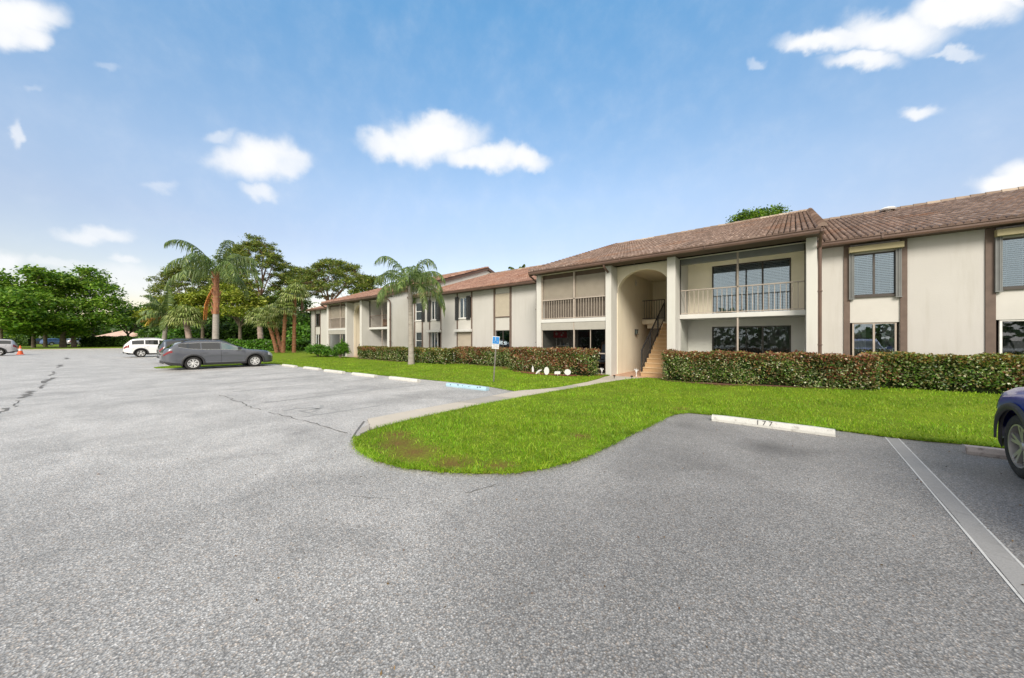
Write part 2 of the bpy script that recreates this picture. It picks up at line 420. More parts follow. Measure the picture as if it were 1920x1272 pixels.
PEN = [(-5.62, 2.86), (-5.28, 2.65), (-4.84, 2.53), (-4.33, 2.49), (-3.84, 2.57), (-3.37, 2.79), (-2.98, 3.04), (-2.69, 3.3), (-2.46, 3.67), (-2.3, 4.2), (-2.23, 4.9), (-2.19, 5.9), (-2.15, 6.54), (-2.12, 7.1), (-2.1, 7.7), (-2.02, 8.15), (-1.83, 8.47), (-1.37, 8.57),
       (.57, 8.55), (1.22, 8.5), (1.67, 8.55), (2.1, 8.68), (2.6, 8.75), (5, 8.75), (16, 8.75)]
WIN = [(-4.82, 13.81), (-5.11, 12.91), (-5.35, 11.8), (-5.5, 10.75), (-5.72, 9.31), (-5.87, 7.89), (-5.97, 6.6), (-6.0, 5.6), (-5.97, 4.1), (-5.86, 3.25)]
LAWN_A = PEN + [(16, 16.4), (.62, 16.4), (.62, 14.35), (-4.6, 14.35)] + WIN
WOUT = [(-6.62, 8.5), (-6.35, 9.0), (-6.05, 9.8), (-5.98, 10.8), (-5.95, 11.7), (-6.02, 12.8), (-6.15, 13.6), (-6.2, 14.35)]
LAWN_B = WOUT + [(-10.15, 14.35), (-10.15, 16.4), (-24.0, 16.4), (-24.0, 14.35), (-34.4, 14.35), (-34.4, 16.4), (-44, 16.4), (-44, 40), (-88, 46), (-88, 8.3), (-60, 8.2), (-40, 8.0), (-29.2, 7.9),
       (-29.3, 6.5), (-29.3, 3.6), (-29.0, 2.8), (-28.4, 2.45), (-27.7, 2.5), (-27.1, 3.0), (-26.9, 3.8), (-26.9, 7.0), (-26.6, 7.85), (-22.8, 8.0), (-17.8, 8.18), (-15, 8.4), (-11.6, 8.7), (-9.8, 8.85), (-8.2, 8.8)]
def lawn(name, poly, step, m):
    xs = [p[0] for p in poly]; ys = [p[1] for p in poly]
    P = []
    for k, (a, b) in enumerate(zip(poly, poly[1:] + poly[:1])):
        n = max(1, int(math.dist(a, b) / step)); P += [(a[0] + (b[0] - a[0]) * i / n, a[1] + (b[1] - a[1]) * i / n) for i in range(n)]
    nb = len(P); pts = [Vector(p) for p in P]
    x = min(xs) + step
    while x < max(xs):
        y = min(ys) + step
        while y < max(ys):
            if inside(x, y, poly): pts.append(Vector((x + rnd.uniform(-.2, .2) * step, y + rnd.uniform(-.2, .2) * step)))
            y += step
        x += step
    v, e, f, *_ = geometry.delaunay_2d_cdt(pts, [(i, (i + 1) % nb) for i in range(nb)], [], 1, 1e-4)
    V = [(p.x, p.y, lawn_z(p.x, p.y)) for p in v]; F = [tuple(q) for q in f]
    o = len(V); V += [(p[0], p[1], -.01) for p in P]
    idx = {}
    for i, p in enumerate(v[:]): idx[(round(p.x, 3), round(p.y, 3))] = i
    for i in range(nb):
        j = (i + 1) % nb; a = idx.get((round(P[i][0], 3), round(P[i][1], 3))); b = idx.get((round(P[j][0], 3), round(P[j][1], 3)))
        if a is not None and b is not None: F.append((o + i, o + j, b, a))
    return struct(np_mesh(name, V, F, m, None, None, True))
def inside(x, y, poly):
    c = False; n = len(poly); j = n - 1
    for i in range(n):
        xi, yi = poly[i]; xj, yj = poly[j]
        if (yi > y) != (yj > y) and x < (xj - xi) * (y - yi) / (yj - yi) + xi: c = not c
        j = i
    return c
lawn('lawn', LAWN_A, .6, MT['soil'])
lawn('lawn', LAWN_B, 1.6, MT['soil'])
sheet('lawn', [(-88.2, -70), (-88.2, 60), (-240, 60), (-240, -70)], .1, MT['soil'], .12)
sheet('kerb', [(-87.9, -70), (-87.9, 8.2), (-88.2, 8.2), (-88.2, -70)], .12, MT['walk'], .13)

# blades of grass, thinning with distance from the viewpoint
BARE = [(-4.2, 2.95, .4), (-4.75, 3.05, .33), (-3.4, 3.0, .3), (-2.9, 3.3, .2), (-5.2, 3.3, .25), (-2.75, 5.2, .16), (-2.5, 4.6, .1)]
def blades(poly, n, box, hmin, hmax, w, name, mat, keep, wild=.5):
    x = rng.uniform(box[0], box[1], n); y = rng.uniform(box[2], box[3], n)
    px = np.array([p[0] for p in poly]); py = np.array([p[1] for p in poly])
    ins = np.zeros(n, bool); j = len(poly) - 1
    for i in range(len(poly)):
        with np.errstate(divide='ignore', invalid='ignore'):
            c = ((py[i] > y) != (py[j] > y)) & (x < (px[j] - px[i]) * (y - py[i]) / (py[j] - py[i] + 1e-12) + px[i])
        ins ^= c; j = i
    k = ins & keep(x, y)
    x, y = x[k], y[k]; n = len(x)
    t = np.clip((y - 9) / 4.5, 0, 1); z = .03 + t * t * (3 - 2 * t) * (.06 + .035 * np.clip(x + 2.5, 0, 5))
    a = rng.uniform(0, 2 * PI, n); h = rng.uniform(hmin, hmax, n) * (.85 + .35 * np.sin(2.3 * x + 1.1 * np.sin(1.7 * y)) * np.sin(2.9 * y + x)); ln = rng.uniform(.1, 1, n) * wild * h
    ww = w * rng.uniform(.7, 1.3, n)
    la = rng.uniform(0, 2 * PI, n)
    dx, dy = np.cos(a) * ww / 2, np.sin(a) * ww / 2; lx, ly = np.cos(la) * ln, np.sin(la) * ln
    V = np.zeros((n, 5, 3), np.float32)
    V[:, 0] = np.stack([x - dx, y - dy, z], 1); V[:, 1] = np.stack([x + dx, y + dy, z], 1)
    V[:, 2] = np.stack([x + dx * .8 + lx * .4, y + dy * .8 + ly * .4, z + h * .62], 1); V[:, 3] = np.stack([x - dx * .8 + lx * .4, y - dy * .8 + ly * .4, z + h * .62], 1)
    V[:, 4] = np.stack([x + lx * 1.25, y + ly * 1.25, z + h], 1)
    b = np.arange(n)[:, None] * 5
    F = np.concatenate([b + np.array([[0, 1, 2]]), b + np.array([[0, 2, 3]]), b + np.array([[3, 2, 4]])], 0)
    return tag(np_mesh(name, V.reshape(-1, 3), F.astype(np.int32), mat), kind='stuff')
def thin(x, y, d0, power=1.3):
    d = np.hypot(x, y); return rng.uniform(0, 1, len(x)) < np.clip((d0 / d) ** power, 0, 1)
def green(x, y):
    k = thin(x, y, 5)
    for (bx, by, r) in BARE: k &= ~(np.hypot(x - bx, y - by) + rng.normal(0, .12, len(x)) < r)
    return k
blades(LAWN_A, 230000, (-6.1, 7.5, 2.4, 15.2), .03, .075, .011, 'grass', MT['grass'], green, .9)
blades(LAWN_B, 150000, (-31, -5.9, 2.4, 15), .03, .07, .02, 'grass', MT['grass'], lambda x, y: thin(x, y, 9), .8)
blades(LAWN_A, 2600, (-6.1, -1.6, 2.4, 6), .02, .05, .01, 'dry_grass', MT['straw'],
       lambda x, y: np.min(np.stack([np.hypot(x - bx, y - by) / r for bx, by, r in BARE]), 0) < 1.15 + rng.normal(0, .15, len(x)), 1.3)
# overhanging tufts along the peninsula's edge
ex, ey = [], []
def edge_blades(poly, dens, w, name):
    P = []
    for a, b in zip(poly[:-1], poly[1:]):
        l = math.dist(a, b); n = int(l * dens)
        if math.hypot(*a) > 22: continue
        for _ in range(n):
            t = rnd.random(); P.append((a[0] + (b[0] - a[0]) * t + rnd.gauss(0, .035), a[1] + (b[1] - a[1]) * t + rnd.gauss(0, .035)))
    n = len(P); P = np.array(P); a = rng.uniform(0, 2 * PI, n); h = rng.uniform(.02, .06, n); ln = rng.uniform(.01, .1, n); la = rng.uniform(0, 2 * PI, n)
    V = np.zeros((n, 3, 3), np.float32); z = np.full(n, .02)
    V[:, 0] = np.stack([P[:, 0] - np.cos(a) * w, P[:, 1] - np.sin(a) * w, z], 1); V[:, 1] = np.stack([P[:, 0] + np.cos(a) * w, P[:, 1] + np.sin(a) * w, z], 1)
    V[:, 2] = np.stack([P[:, 0] + np.cos(la) * ln, P[:, 1] + np.sin(la) * ln, z + h], 1)
    tag(np_mesh(name, V.reshape(-1, 3), np.arange(3 * n, dtype=np.int32).reshape(-1, 3), MT['grass']), kind='stuff')
edge_blades(PEN, 800, .006, 'grass'); edge_blades(WIN, 420, .006, 'grass'); edge_blades(LAWN_B[-9:] + LAWN_B[:6], 160, .012, 'grass')

# concrete walk from the stalls to the stair foot
WO = [(-6.66, 3.58), (-6.68, 4.46), (-6.66, 5.3), (-6.63, 6.2), (-6.62, 7.3)] + WOUT
def walk():
    L_ = WO; R_ = list(reversed(WIN))
    def along(P, t):
        ls = [math.dist(a, b) for a, b in zip(P, P[1:])]; tot = sum(ls); s = t * tot
        for (a, b), l in zip(zip(P, P[1:]), ls):
            if s <= l: return (a[0] + (b[0] - a[0]) * s / l, a[1] + (b[1] - a[1]) * s / l)
            s -= l
        return P[-1]
    R2 = [(-5.97, 4.1)] + R_[2:]
    A = MB(); cuts = [0, .1, .215, .335, .44, .55, .66, .77, .88, 1]
    A.prism([(-5.84, 3.2), (-5.97, 4.1), (-6.66, 3.585)], -.02, .045, 0)
    A.prism([(-5.7, 2.93), (-5.83, 3.17), (-6.24, 3.4), (-6.05, 3.12)], -.02, .045, 1)
    for k, (a, b) in enumerate(zip(cuts, cuts[1:])):
        ts = [a + (b - a) * i / 4 + (.0012 if i == 0 else 0) - (.0012 if i == 4 else 0) for i in range(5)]
        A.prism([along(L_, t) for t in ts][::-1] + [along(R2, t) for t in ts], -.02, .045 + .02 * k / 9, 1 if k in (2, 5) else 0)
    A.prism([(-6.15, 14.36), (-6.19, 13.62), (-5.6, 13.7), (-4.85, 13.83), (-4.4, 14.1), (-3.9, 14.36)], -.02, .068, 0)
    struct(A.build('footpath', [MT['walk'], MT['walkdk']]))
walk()
sheet('path', [(-29.8, 13.2), (-28.6, 13.2), (-28.3, 14.4), (-30.4, 14.4)], .09, MT['walk'], .1)

# stall lines and asphalt cracks, thin sheets on the lot
def strip(name, pts, w, z, m, jag=0):
    V, F = [], []
    n = len(pts)
    for i, p in enumerate(pts):
        a = Vector(pts[max(0, i - 1)]); b = Vector(pts[min(n - 1, i + 1)]); d = (b - a).normalized(); o = Vector((-d.y, d.x))
        wa = w * (1 + rnd.uniform(-jag, jag)) / 2; wb = w * (1 + rnd.uniform(-jag, jag)) / 2
        V += [(p[0] + o.x * wa, p[1] + o.y * wa, z), (p[0] - o.x * wb, p[1] - o.y * wb, z)]
    F = [(2 * i, 2 * i + 1, 2 * i + 3, 2 * i + 2) for i in range(n - 1)]
    return struct(np_mesh(name, V, F, m))
def line(x0, y0, x1, y1, w, m='line', z=.004):
    n = 14; strip('stall_line', [(x0 + (x1 - x0) * i / n, y0 + (y1 - y0) * i / n) for i in range(n + 1)], w, z, MT[m], .12)
line(1.19, 2.4, 1.27, 8.5, .15, 'band', .003)
line(1.10, 2.4, 1.19, 8.5, .016, 'line', .0045); line(1.265, 2.4, 1.345, 8.5, .016, 'line', .0045)
for x in (-10.62, -13.6, -16.4, -19.2, -22.2, -24.8): line(x, 2.9, x + .15, 7.9, .1, 'linef')
line(-8.05, 2.9, -7.95, 4.6, .09, 'linef')
for x in (-31.6, -34.5, -37.4, -40.3, -43.2, -46.1, -49): line(x, 2.9, x, 7.9, .1, 'linef')
# faded wheelchair symbol in the marked stall
cx, cy = -8.85, 3.15
for seg in ([(-.3, -.2), (0, -.3), (.28, -.12), (.3, .18), (.1, .38)], [(-.05, .0), (0, .55)], [(-.02, .1), (.4, .12)], [(.4, .12), (.55, -.25)], [(0, .62), (.02, .74)]):
    strip('stall_symbol', [(cx + q, cy + p) for p, q in seg], .085, .0045, MT['linef'], .2)
def wob(a, b, n, amp): return [(a[0] + (b[0] - a[0]) * i / n + rnd.gauss(0, amp), a[1] + (b[1] - a[1]) * i / n + rnd.gauss(0, amp)) for i in range(n + 1)]
for a, b, w in (((-13.3, -1.2), (-14.6, -1.15), .13), ((-14.6, -1.15), (-16.2, -1.1), .05), ((-16.6, -1.08), (-18.8, -1.05), .16), ((-19.4, -1), (-21, -.98), .09), ((-21.6, -.98), (-24.5, -.9), .2), ((-26, -.95), (-29, -1), .12), ((-33, -1), (-36.5, -1), .25), ((-46, -1), (-50, -1.05), .3), ((-9, -1.3), (-13.3, -1.2), .03)):
    strip('asphalt_crack', wob(a, b, 9, .04), w * .7, .005, MT['crack'], .7)
strip('asphalt_crack', wob((-13.2, 2.5), (-9.6, 2.55), 16, .035), .02, .005, MT['crack'], .6)
strip('asphalt_crack', wob((-9.2, 2.6), (-6.1, 2.9), 14, .03), .022, .005, MT['crack'], .6)
strip('asphalt_crack', [(p[0] - .02, p[1] - .02) for p in ((-5.65, 2.8), (-6.05, 3.08), (-6.66, 3.54))], .03, .006, MT['crack'], .4)
strip('asphalt_crack', [(p[0] - .02, p[1]) for p in WO[:6]], .025, .006, MT['crack'], .4)
strip('asphalt_crack', wob((-2.72, 2.55), (-2.62, 2.95), 6, .012), .012, .005, MT['crack'], .6)
for a, b in (((-17, .9), (-17.8, 1.05)), ((-3.6, 1.75), (-3.25, 1.95)), ((-3.1, 1.0), (-2.9, 1.05))):
    strip('asphalt_crack', wob(a, b, 7, .02), .005, .005, MT['crack'], .6)

# ------------------------------------------------------------------ building
YB, YR, YW = 14.4, 15.05, 16.5          # pier fronts, recessed balcony plane, wing wall
ZS = 2.62                               # upper floor
BLD = thing('apartment_building', 'long two storey cream stucco apartment building with brown clay tile roofs and arched stair entry', 'building', (-10, 16.5, 0))

def roof(x0, x1, ye, yr, ze, tile, sx=.15, gable=True, course=.42, rake=(True, True)):
    mb = MB(); sl = Vector((0, yr - ye, (yr - ye) / 3)); Ls = sl.length; s = sl / Ls; nrm = Vector((0, -s.z, s.y)); o = Vector((0, ye, ze))
    zr = ze + (yr - ye) / 3
    # decking
    mb.add([(x0, ye, ze - .02), (x1, ye, ze - .02), (x1, yr, zr - .02), (x0, yr, zr - .02), (x0, ye, ze - .14), (x1, ye, ze - .14), (x1, yr, zr - .14), (x0, yr, zr - .14)],
           [(0, 1, 2, 3), (7, 6, 5, 4), (4, 5, 1, 0), (5, 6, 2, 1), (7, 4, 0, 3)], 1)
    yb = 2 * yr - ye
    mb.add([(x0, yr, zr - .02), (x1, yr, zr - .02), (x1, yb, ze - .02), (x0, yb, ze - .02), (x0, yr, zr - .14), (x1, yr, zr - .14), (x1, yb, ze - .14), (x0, yb, ze - .14)],
           [(0, 1, 2, 3), (7, 6, 5, 4), (5, 6, 2, 1), (7, 4, 0, 3)], 1)
    nc = max(2, round((x1 - x0) / sx)); dx = (x1 - x0) / nc; nr = int(Ls / course)
    for i in range(nc):
        xc = x0 + (i + .5) * dx + rnd.uniform(-.008, .008)
        for j in range(nr):
            t0 = j * course - (.06 if j == 0 else .02); t1 = (j + 1) * course + .05
            jx = rnd.uniform(-.005, .005); V = []
            for (t, r, up) in ((t0, dx * .44, .03), (t1, dx * .4, .012)):
                c = o + s * t + nrm * (up + rnd.uniform(-.003, .003))
                for k in range(6):
                    a = PI * k / 5; V.append((xc + jx - r * math.cos(a), c.y + nrm.y * r * math.sin(a) * 1.05, c.z + nrm.z * r * math.sin(a) * 1.05))
            F = [(k, k + 1, 7 + k, 6 + k) for k in range(5)] + [(0, 5, 4, 3, 2, 1)]
            mb.add(V, F, 0)
    r = mb.build('roof', [MT[tile], MT['pan']], BLD, True, sharp=50)
    cap = MB(); n = max(2, int((x1 - x0) / .42)); d = (x1 - x0) / n
    for i in range(n):
        V = []
        for (xx, rr) in ((x0 + i * d - .02, .15), (x0 + (i + 1) * d + .03, .125)):
            for k in range(6):
                a = PI * k / 5; V.append((xx, yr - rr * math.cos(a), zr + .0 + rr * math.sin(a) + rnd.uniform(-.006, .006)))
        cap.add(V, [(k, k + 1, 7 + k, 6 + k) for k in range(5)] + [(0, 5, 4, 3, 2, 1), tuple(range(6, 12))])
    cap.build('ridge_cap', MT['ridge'], r, True, sharp=50)
    for side, x in zip(rake, (x0, x1)):
        if not side: continue
        rk = MB()
        sg = -1 if x == x0 else 1
        for (ya, za, yb_, zb) in ((ye, ze, yr, zr), (yr, zr, yb, ze)):
            rk.bar((x + sg * .028, ya, za - .09), (x + sg * .028, yb_, zb - .09), .05, .24)
        for j in range(nr):
            V = []
            for (t, rr, up) in ((j * course, .12, .04), ((j + 1) * course + .05, .1, .01)):
                c = o + s * t + nrm * (up + .03)
                for k in range(6):
                    a = PI * k / 5; V.append((x + sg * .02 - rr * math.cos(a), c.y + nrm.y * rr * math.sin(a), c.z + nrm.z * rr * math.sin(a)))
            rk.add(V, [(k, k + 1, 7 + k, 6 + k) for k in range(5)] + [(0, 5, 4, 3, 2, 1)], 1)
        rk.build('rake_edge', [MT['dkbrown'], MT[tile]], r, True, sharp=50)
    g = MB(); yg = ye - .05      # gutter: an open trough with a rolled lip
    prof = [(yg + .02, ze - .155), (yg - .075, ze - .155), (yg - .1, ze - .1), (yg - .1, ze - .045), (yg - .125, ze - .03), (yg - .125, ze - .012), (yg - .095, ze - .012), (yg - .085, ze - .1), (yg + .012, ze - .13), (yg + .02, ze - .1)]
    V = [(x0 - .05, y, z) for y, z in prof] + [(x1 + .05, y, z) for y, z in prof]; n = len(prof)
    g.add(V, [(i, (i + 1) % n, n + (i + 1) % n, n + i) for i in range(n)] + [tuple(range(n))[::-1], tuple(range(n, 2 * n))])
    x = x0 + 1.5
    while x < x1: g.box(x, x + .05, yg - .128, yg - .1, ze - .12, ze - .008); x += 3.1
    g.build('gutter', MT['dkbrown'], r)
    return r
def soffit(x0, x1, y0, y1, z):
    MB().box(x0, x1, y0, y1, z, z + .03).build('soffit', MT['soffit'], BLD)
ZE = 4.98
def downspout(pts):
    mb = MB(); mb.tube(pts, .045, 8)
    for k in range(1, len(pts) - 1): pass
    p = pts[-1]; q = pts[-2]
    for f in (.3, .7): mb.box(q[0] - .06, q[0] + .06, q[1] - .055, q[1] + .055, p[2] + (q[2] - p[2]) * f, p[2] + (q[2] - p[2]) * f + .03)
    mb.build('downspout', MT['dkbrown'], BLD, True)

def window(x0, x1, z0, z1, y, frame='bronze', sash=2, cover=None, parent=None, glass='glass', fw=.045, room='interior', name='window', single_hung=False):
    parent = parent or BLD
    f = MB(); yy = y + .04
    f.box(x0, x1, yy, yy + .07, z0, z0 + fw); f.box(x0, x1, yy, yy + .07, z1 - fw, z1)
    f.box(x0, x0 + fw, yy, yy + .07, z0 + fw, z1 - fw); f.box(x1 - fw, x1, yy, yy + .07, z0 + fw, z1 - fw)
    for k in range(1, sash):
        xm = x0 + (x1 - x0) * k / sash; f.box(xm - fw * .55, xm + fw * .55, yy - .004, yy + .06, z0 + fw, z1 - fw)
    if single_hung: f.box(x0 + fw, x1 - fw, yy + .004, yy + .06, (z0 + z1) / 2 - fw / 2, (z0 + z1) / 2 + fw / 2)
    w = f.build(name, MT[frame], parent)
    MB().box(x0 + fw, x1 - fw, yy + .03, yy + .036, z0 + fw, z1 - fw).build('pane', MT[glass], w)
    r = MB(); d = 1.2      # the room behind
    X0, X1, Z0, Z1, Y0, Y1 = x0 - .15, x1 + .15, z0 - .3, z1 + .12, yy + .12, yy + d
    r.add([(X0, Y0, Z0), (X1, Y0, Z0), (X1, Y1, Z0), (X0, Y1, Z0), (X0, Y0, Z1), (X1, Y0, Z1), (X1, Y1, Z1), (X0, Y1, Z1)], [(0, 1, 2, 3), (7, 6, 5, 4), (1, 5, 6, 2), (2, 6, 7, 3), (3, 7, 4, 0)])
    r.build('room', MT[room], w)
    if cover == 'blind':
        b = MB(); z = z0 + fw + .02
        while z < z1 - fw:
            b.add([(x0 + fw + .01, yy + .06, z), (x1 - fw - .01, yy + .06, z), (x1 - fw - .01, yy + .078, z + .036), (x0 + fw + .01, yy + .078, z + .036)], [(0, 1, 2, 3)]); z += .058
        for q in (.12, .36, .62, .88):
            xq = x0 + (x1 - x0) * q; b.box(xq - .004, xq + .004, yy + .054, yy + .058, z0 + fw, z1 - fw)
        b.build('blind', MT['blind'], w)
    elif cover == 'half_blind':
        MB().box(x0 + fw, x1 - fw, yy + .06, yy + .066, z0 + (z1 - z0) * .42, z1 - fw).build('roller_blind', MT['blind'], w)
    elif cover in ('curtain', 'dkcurtain', 'sides'):
        c = MB(); n = int((x1 - x0) / .02); V = []; F = []
        for i in range(n + 1):
            x = x0 + fw + (x1 - x0 - 2 * fw) * i / n; yc = yy + .1 + .022 * math.sin(i * .95) + .01 * math.sin(i * .37)
            V += [(x, yc, z0), (x, yc, z1)]
        for i in range(n):
            if cover == 'sides' and .3 < i / n < .72: continue
            F.append((2 * i, 2 * i + 2, 2 * i + 3, 2 * i + 1))
        c.add(V, F); c.build('curtain', MT['dkcurtain' if cover == 'dkcurtain' else 'curtain'], w, True, sharp=80)
    return w

def ribbed(x0, x1, z0, z1, y, m, name, parent=None, p=.045):
    mb = MB(); n = max(3, int((z1 - z0) / p)); V = []; F = []
    for i in range(n):
        a = z0 + (z1 - z0) * i / n; b = z0 + (z1 - z0) * (i + 1) / n
        for (z, d) in ((a, .012), (a + (b - a) * .15, 0), (a + (b - a) * .85, 0), (b, .012)): V += [(x0, y + d, z), (x1, y + d, z)]
    F = [(2 * i, 2 * i + 1, 2 * i + 3, 2 * i + 2) for i in range(len(V) // 2 - 1)]
    mb.add(V, F); mb.box(x0, x1, y + .02, y + .03, z0, z1); mb.box(x0, x1, y - .008, y + .012, z0 - .03, z0)
    return mb.build(name, MT[m], parent or BLD)

def railing(x0, x1, y, z0, ztop, m, sp=.115, parent=None):
    r = MB(); r.box(x0, x1, y - .03, y + .03, ztop - .04, ztop); r.box(x0, x1, y - .018, y + .018, z0 + .03, z0 + .06)
    n = round((x1 - x0) / sp)
    for i in range(1, n):
        x = x0 + (x1 - x0) * i / n; r.box(x - .01, x + .01, y - .01, y + .01, z0 + .06, ztop - .04)
    return r.build('balcony_railing', MT[m], parent or BLD)

def arch_wall(x0, x1, y, z0, z1, rx, rz, th=.22):
    cx = (x0 + x1) / 2; n = 28; A = [(cx - rx * math.cos(PI * k / n), z0 + rz * math.sin(PI * k / n)) for k in range(n + 1)]
    V = []; F = []
    for yy in (y, y + th):
        for (a, b) in A: V.append((a, yy, b))
        for (a, b) in A: V.append((x0 + (x1 - x0) * (A.index((a, b)) / n), yy, z1))
    m = n + 1
    for k in range(n):
        F.append((k, k + 1, m + k + 1, m + k)); F.append((2 * m + k + 1, 2 * m + k, 3 * m + k, 3 * m + k + 1)); F.append((k + 1, k, 2 * m + k, 2 * m + k + 1))
    mb = MB().add(V, F)
    # wall corners between the arch springing and the piers
    return mb.build('arch_wall', MT['arch'], BLD, True, sharp=35)

def bay(dx, far=False):
    xL0, xL1 = -10.12 + dx, -9.85 + dx
    xA0, xA1 = -6.42 + dx, -6.16 + dx
    xB0, xB1 = -3.87 + dx, -3.56 + dx
    xR0, xR1 = .3 + dx, .56 + dx
    zt = ZE - .13
    # piers and party walls
    w = MB()
    w.box(xL0, xL1, YB, YW + .2, 0, zt)
    w.box(xA0, xA1, YB, 20.1, 0, zt)
    w.box(xB0, xB1, YB, 20.1, 0, zt)
    w.box(xR0, xR1, YB, YW + .2, 0, zt)
    w.each('pier', MT['stucco2'], BLD, bevel=.012)
    # upper floor slab edges and balcony floors
    MB().box(xL1, xA0, YB + .03, YW, ZS - .17, ZS).box(xB1, xR0, YR, YW, ZS - .17, ZS).each('balcony_slab', MT['white'], BLD, bevel=.01)
    MB().box(xL1, xA0, YB + .06, YW, -.05, .12).box(xB1, xR0, YR + .02, YW, -.05, .12).each('patio_floor', MT['walkdk'], BLD)
    # back walls with sliding doors
    def back(x0, x1, z0, z1, dx0, dx1, dz, m, cover, glass, room='dkinterior', fr='bronze', sash=3):
        b = MB(); b.box(x0, dx0, YW, YW + .2, z0, z1); b.box(dx1, x1, YW, YW + .2, z0, z1); b.box(dx0, dx1, YW, YW + .2, dz, z1)
        b.each('balcony_back_wall', MT[m], BLD)
        return window(dx0, dx1, z0, dz, YW, fr, sash, cover, None, glass, .05, room, 'sliding_door')
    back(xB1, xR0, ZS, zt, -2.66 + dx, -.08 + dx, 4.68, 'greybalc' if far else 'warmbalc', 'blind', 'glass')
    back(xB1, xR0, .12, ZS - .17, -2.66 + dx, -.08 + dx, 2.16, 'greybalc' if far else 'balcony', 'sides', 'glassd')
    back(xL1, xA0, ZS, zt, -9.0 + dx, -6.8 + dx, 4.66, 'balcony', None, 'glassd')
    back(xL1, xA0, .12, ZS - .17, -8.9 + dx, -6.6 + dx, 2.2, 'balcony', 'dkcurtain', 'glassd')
    MB().box(xB1, xR0, YR, YW, zt - .01, zt + .02).box(xL1, xA0, YB + .05, YW, zt - .01, zt + .02).each('balcony_ceiling', MT['ceil'], BLD)
    # right hand balconies: slim mullion, railing, grey shutter housing
    xm = -1.6 + dx
    MB().box(xm - .03, xm + .03, YR + .03, YR + .09, ZS, zt).box(xm - .025, xm + .025, YR + .03, YR + .08, .12, ZS - .17).each('mullion', MT['tanrail'], BLD)
    railing(xB1 + .04, xR0 - .03, YR + .06, ZS, 3.6, 'brown' if far else 'tanrail', .155)
    MB().box(xB1, xB1 + .035, YR + .03, YR + .1, ZS, zt - .01).box(xR0 - .03, xR0, YR + .03, YR + .1, ZS, zt - .01).each('screen_frame', MT['bronze'], BLD)
    if not far:
        MB().box(xB1 + .035, xm - .03, YR + .02, YR + .22, 4.62, zt - .012).box(xm + .03, xR0 - .03, YR + .02, YR + .22, 4.62, zt - .012).each('shutter_box', MT['slate'], BLD, bevel=.012)
        MB().box(xB1 + .036, xR0 - .031, YR + .1, YR + .102, .12, ZS - .18).build('insect_screen', MT['screen'], BLD)
    # left hand balconies: roller shutters above, enclosed porch below
    xq = (-8.02 if not far else -7.55) + dx; yq = YB + .07
    MB().box(xq - .035, xq + .035, yq, yq + .08, ZS, zt).box(xq - .03, xq + .03, yq, yq + .08, .12, ZS - .17).box(xL1, xL1 + .05, yq, yq + .08, ZS, zt).box(xA0 - .05, xA0, yq, yq + .08, ZS, zt).each('mullion', MT['tanrail'], BLD)
    for a, b in ((xL1 + .05, xq - .035), (xq + .035, xA0 - .05)):
        ribbed(a, b, 3.62, 4.63, yq + .1, 'shutter', 'roller_shutter')
        ribbed(a, b, ZS + .04, 3.55, yq + .2, 'shutbr', 'roller_shutter')
    MB().box(xL1 + .02, xA0 - .02, yq + .12, yq + .3, 4.64, zt).each('shutter_box', MT['soffit'], BLD)
    railing(xL1 + .05, xA0 - .05, yq + .03, ZS, 3.58, 'tanrail', .135)
    MB().box(xL1 + .03, xq - .03, yq - .02, yq + .2, 2.08, ZS - .172).box(xq + .03, xA0 - .03, yq - .02, yq + .2, 2.08, ZS - .172).each('shutter_box', MT['boxbeige'], BLD, bevel=.012)
    fr = MB()
    for x in (xL1 + .02, xA0 - .05): fr.box(x, x + .03, yq + .02, yq + .07, .12, 2.08)
    fr.box(xA0 - .75, xA0 - .05, yq + .02, yq + .06, .98, 1.03); fr.box(xA0 - .78, xA0 - .75, yq + .02, yq + .06, .12, 2.08)
    fr.each('porch_frame', MT['tanrail'], BLD)
    MB().box(xL1 + .05, xA0 - .08, yq + .04, yq + .046, .12, 2.08).build('porch_screen', MT['porchscr'], BLD)
    # stair hall
    arch_wall(xA1, xB0, YR, 3.72, zt, 1.12, .92)
    a = MB(); a.box(xA1, xA1 + .03, YR, YR + .22, 0, 3.72); a.box(xB0 - .03, xB0, YR, YR + .22, 0, 3.72); a.each('arch_jamb', MT['arch'], BLD)
    h = MB(); h.box(xA1, xB0, 20.1, 20.3, 0, zt); h.build('hall_wall', MT['arch'], BLD)
    MB().box(xA1 - .001, xA1 + .012, YR + .22, 20.1, .06, zt).build('hall_wall', MT['arch'], BLD)
    MB().box(xA1, xB0, YR, 20.1, zt - .01, zt + .02).build('hall_ceiling', MT['arch'], BLD)
    MB().box(xA1, xB0, YB + .05, 20.1, -.05, .072).build('hall_floor', MT['terra'], BLD)
    MB().box(xA1, xB0, 18.35, 20.1, ZS - .2, ZS + .03).box(xA1 + .2, xB0, 18.55, 20.1, ZS - .42, ZS - .2).build('landing', MT['arch'], BLD, bevel=.01)
    xs0, xs1 = -5.06 + dx, xB0
    st = MB(); n = 14; rise = (ZS - .07) / n
    for k in range(n):
        y0 = 14.92 + k * .265; z1 = .07 + rise * (k + 1)
        if k < n - 1:
            st.box(xs0, xs1, y0, y0 + .265 if k < n - 2 else 18.36, max(.0, z1 - rise * 2.6), z1 - .035)
            st.box(xs0 - .02, xs1, y0 - .025, y0 + .265, z1 - .035, z1, 1)
    st.box(xs0, xs1, 14.95 + .265 * 11, 18.35, 0, 1.9)
    stair = st.build('staircase', [MT['stair'], MT['tread']], BLD, bevel=.006)
    r = MB(); xr = xs0 + .03; sl = rise / .265
    def P(y, dz): return (xr, y, .07 + rise + (y - 14.92) * sl + dz)
    ya, yb = 14.95, 18.3
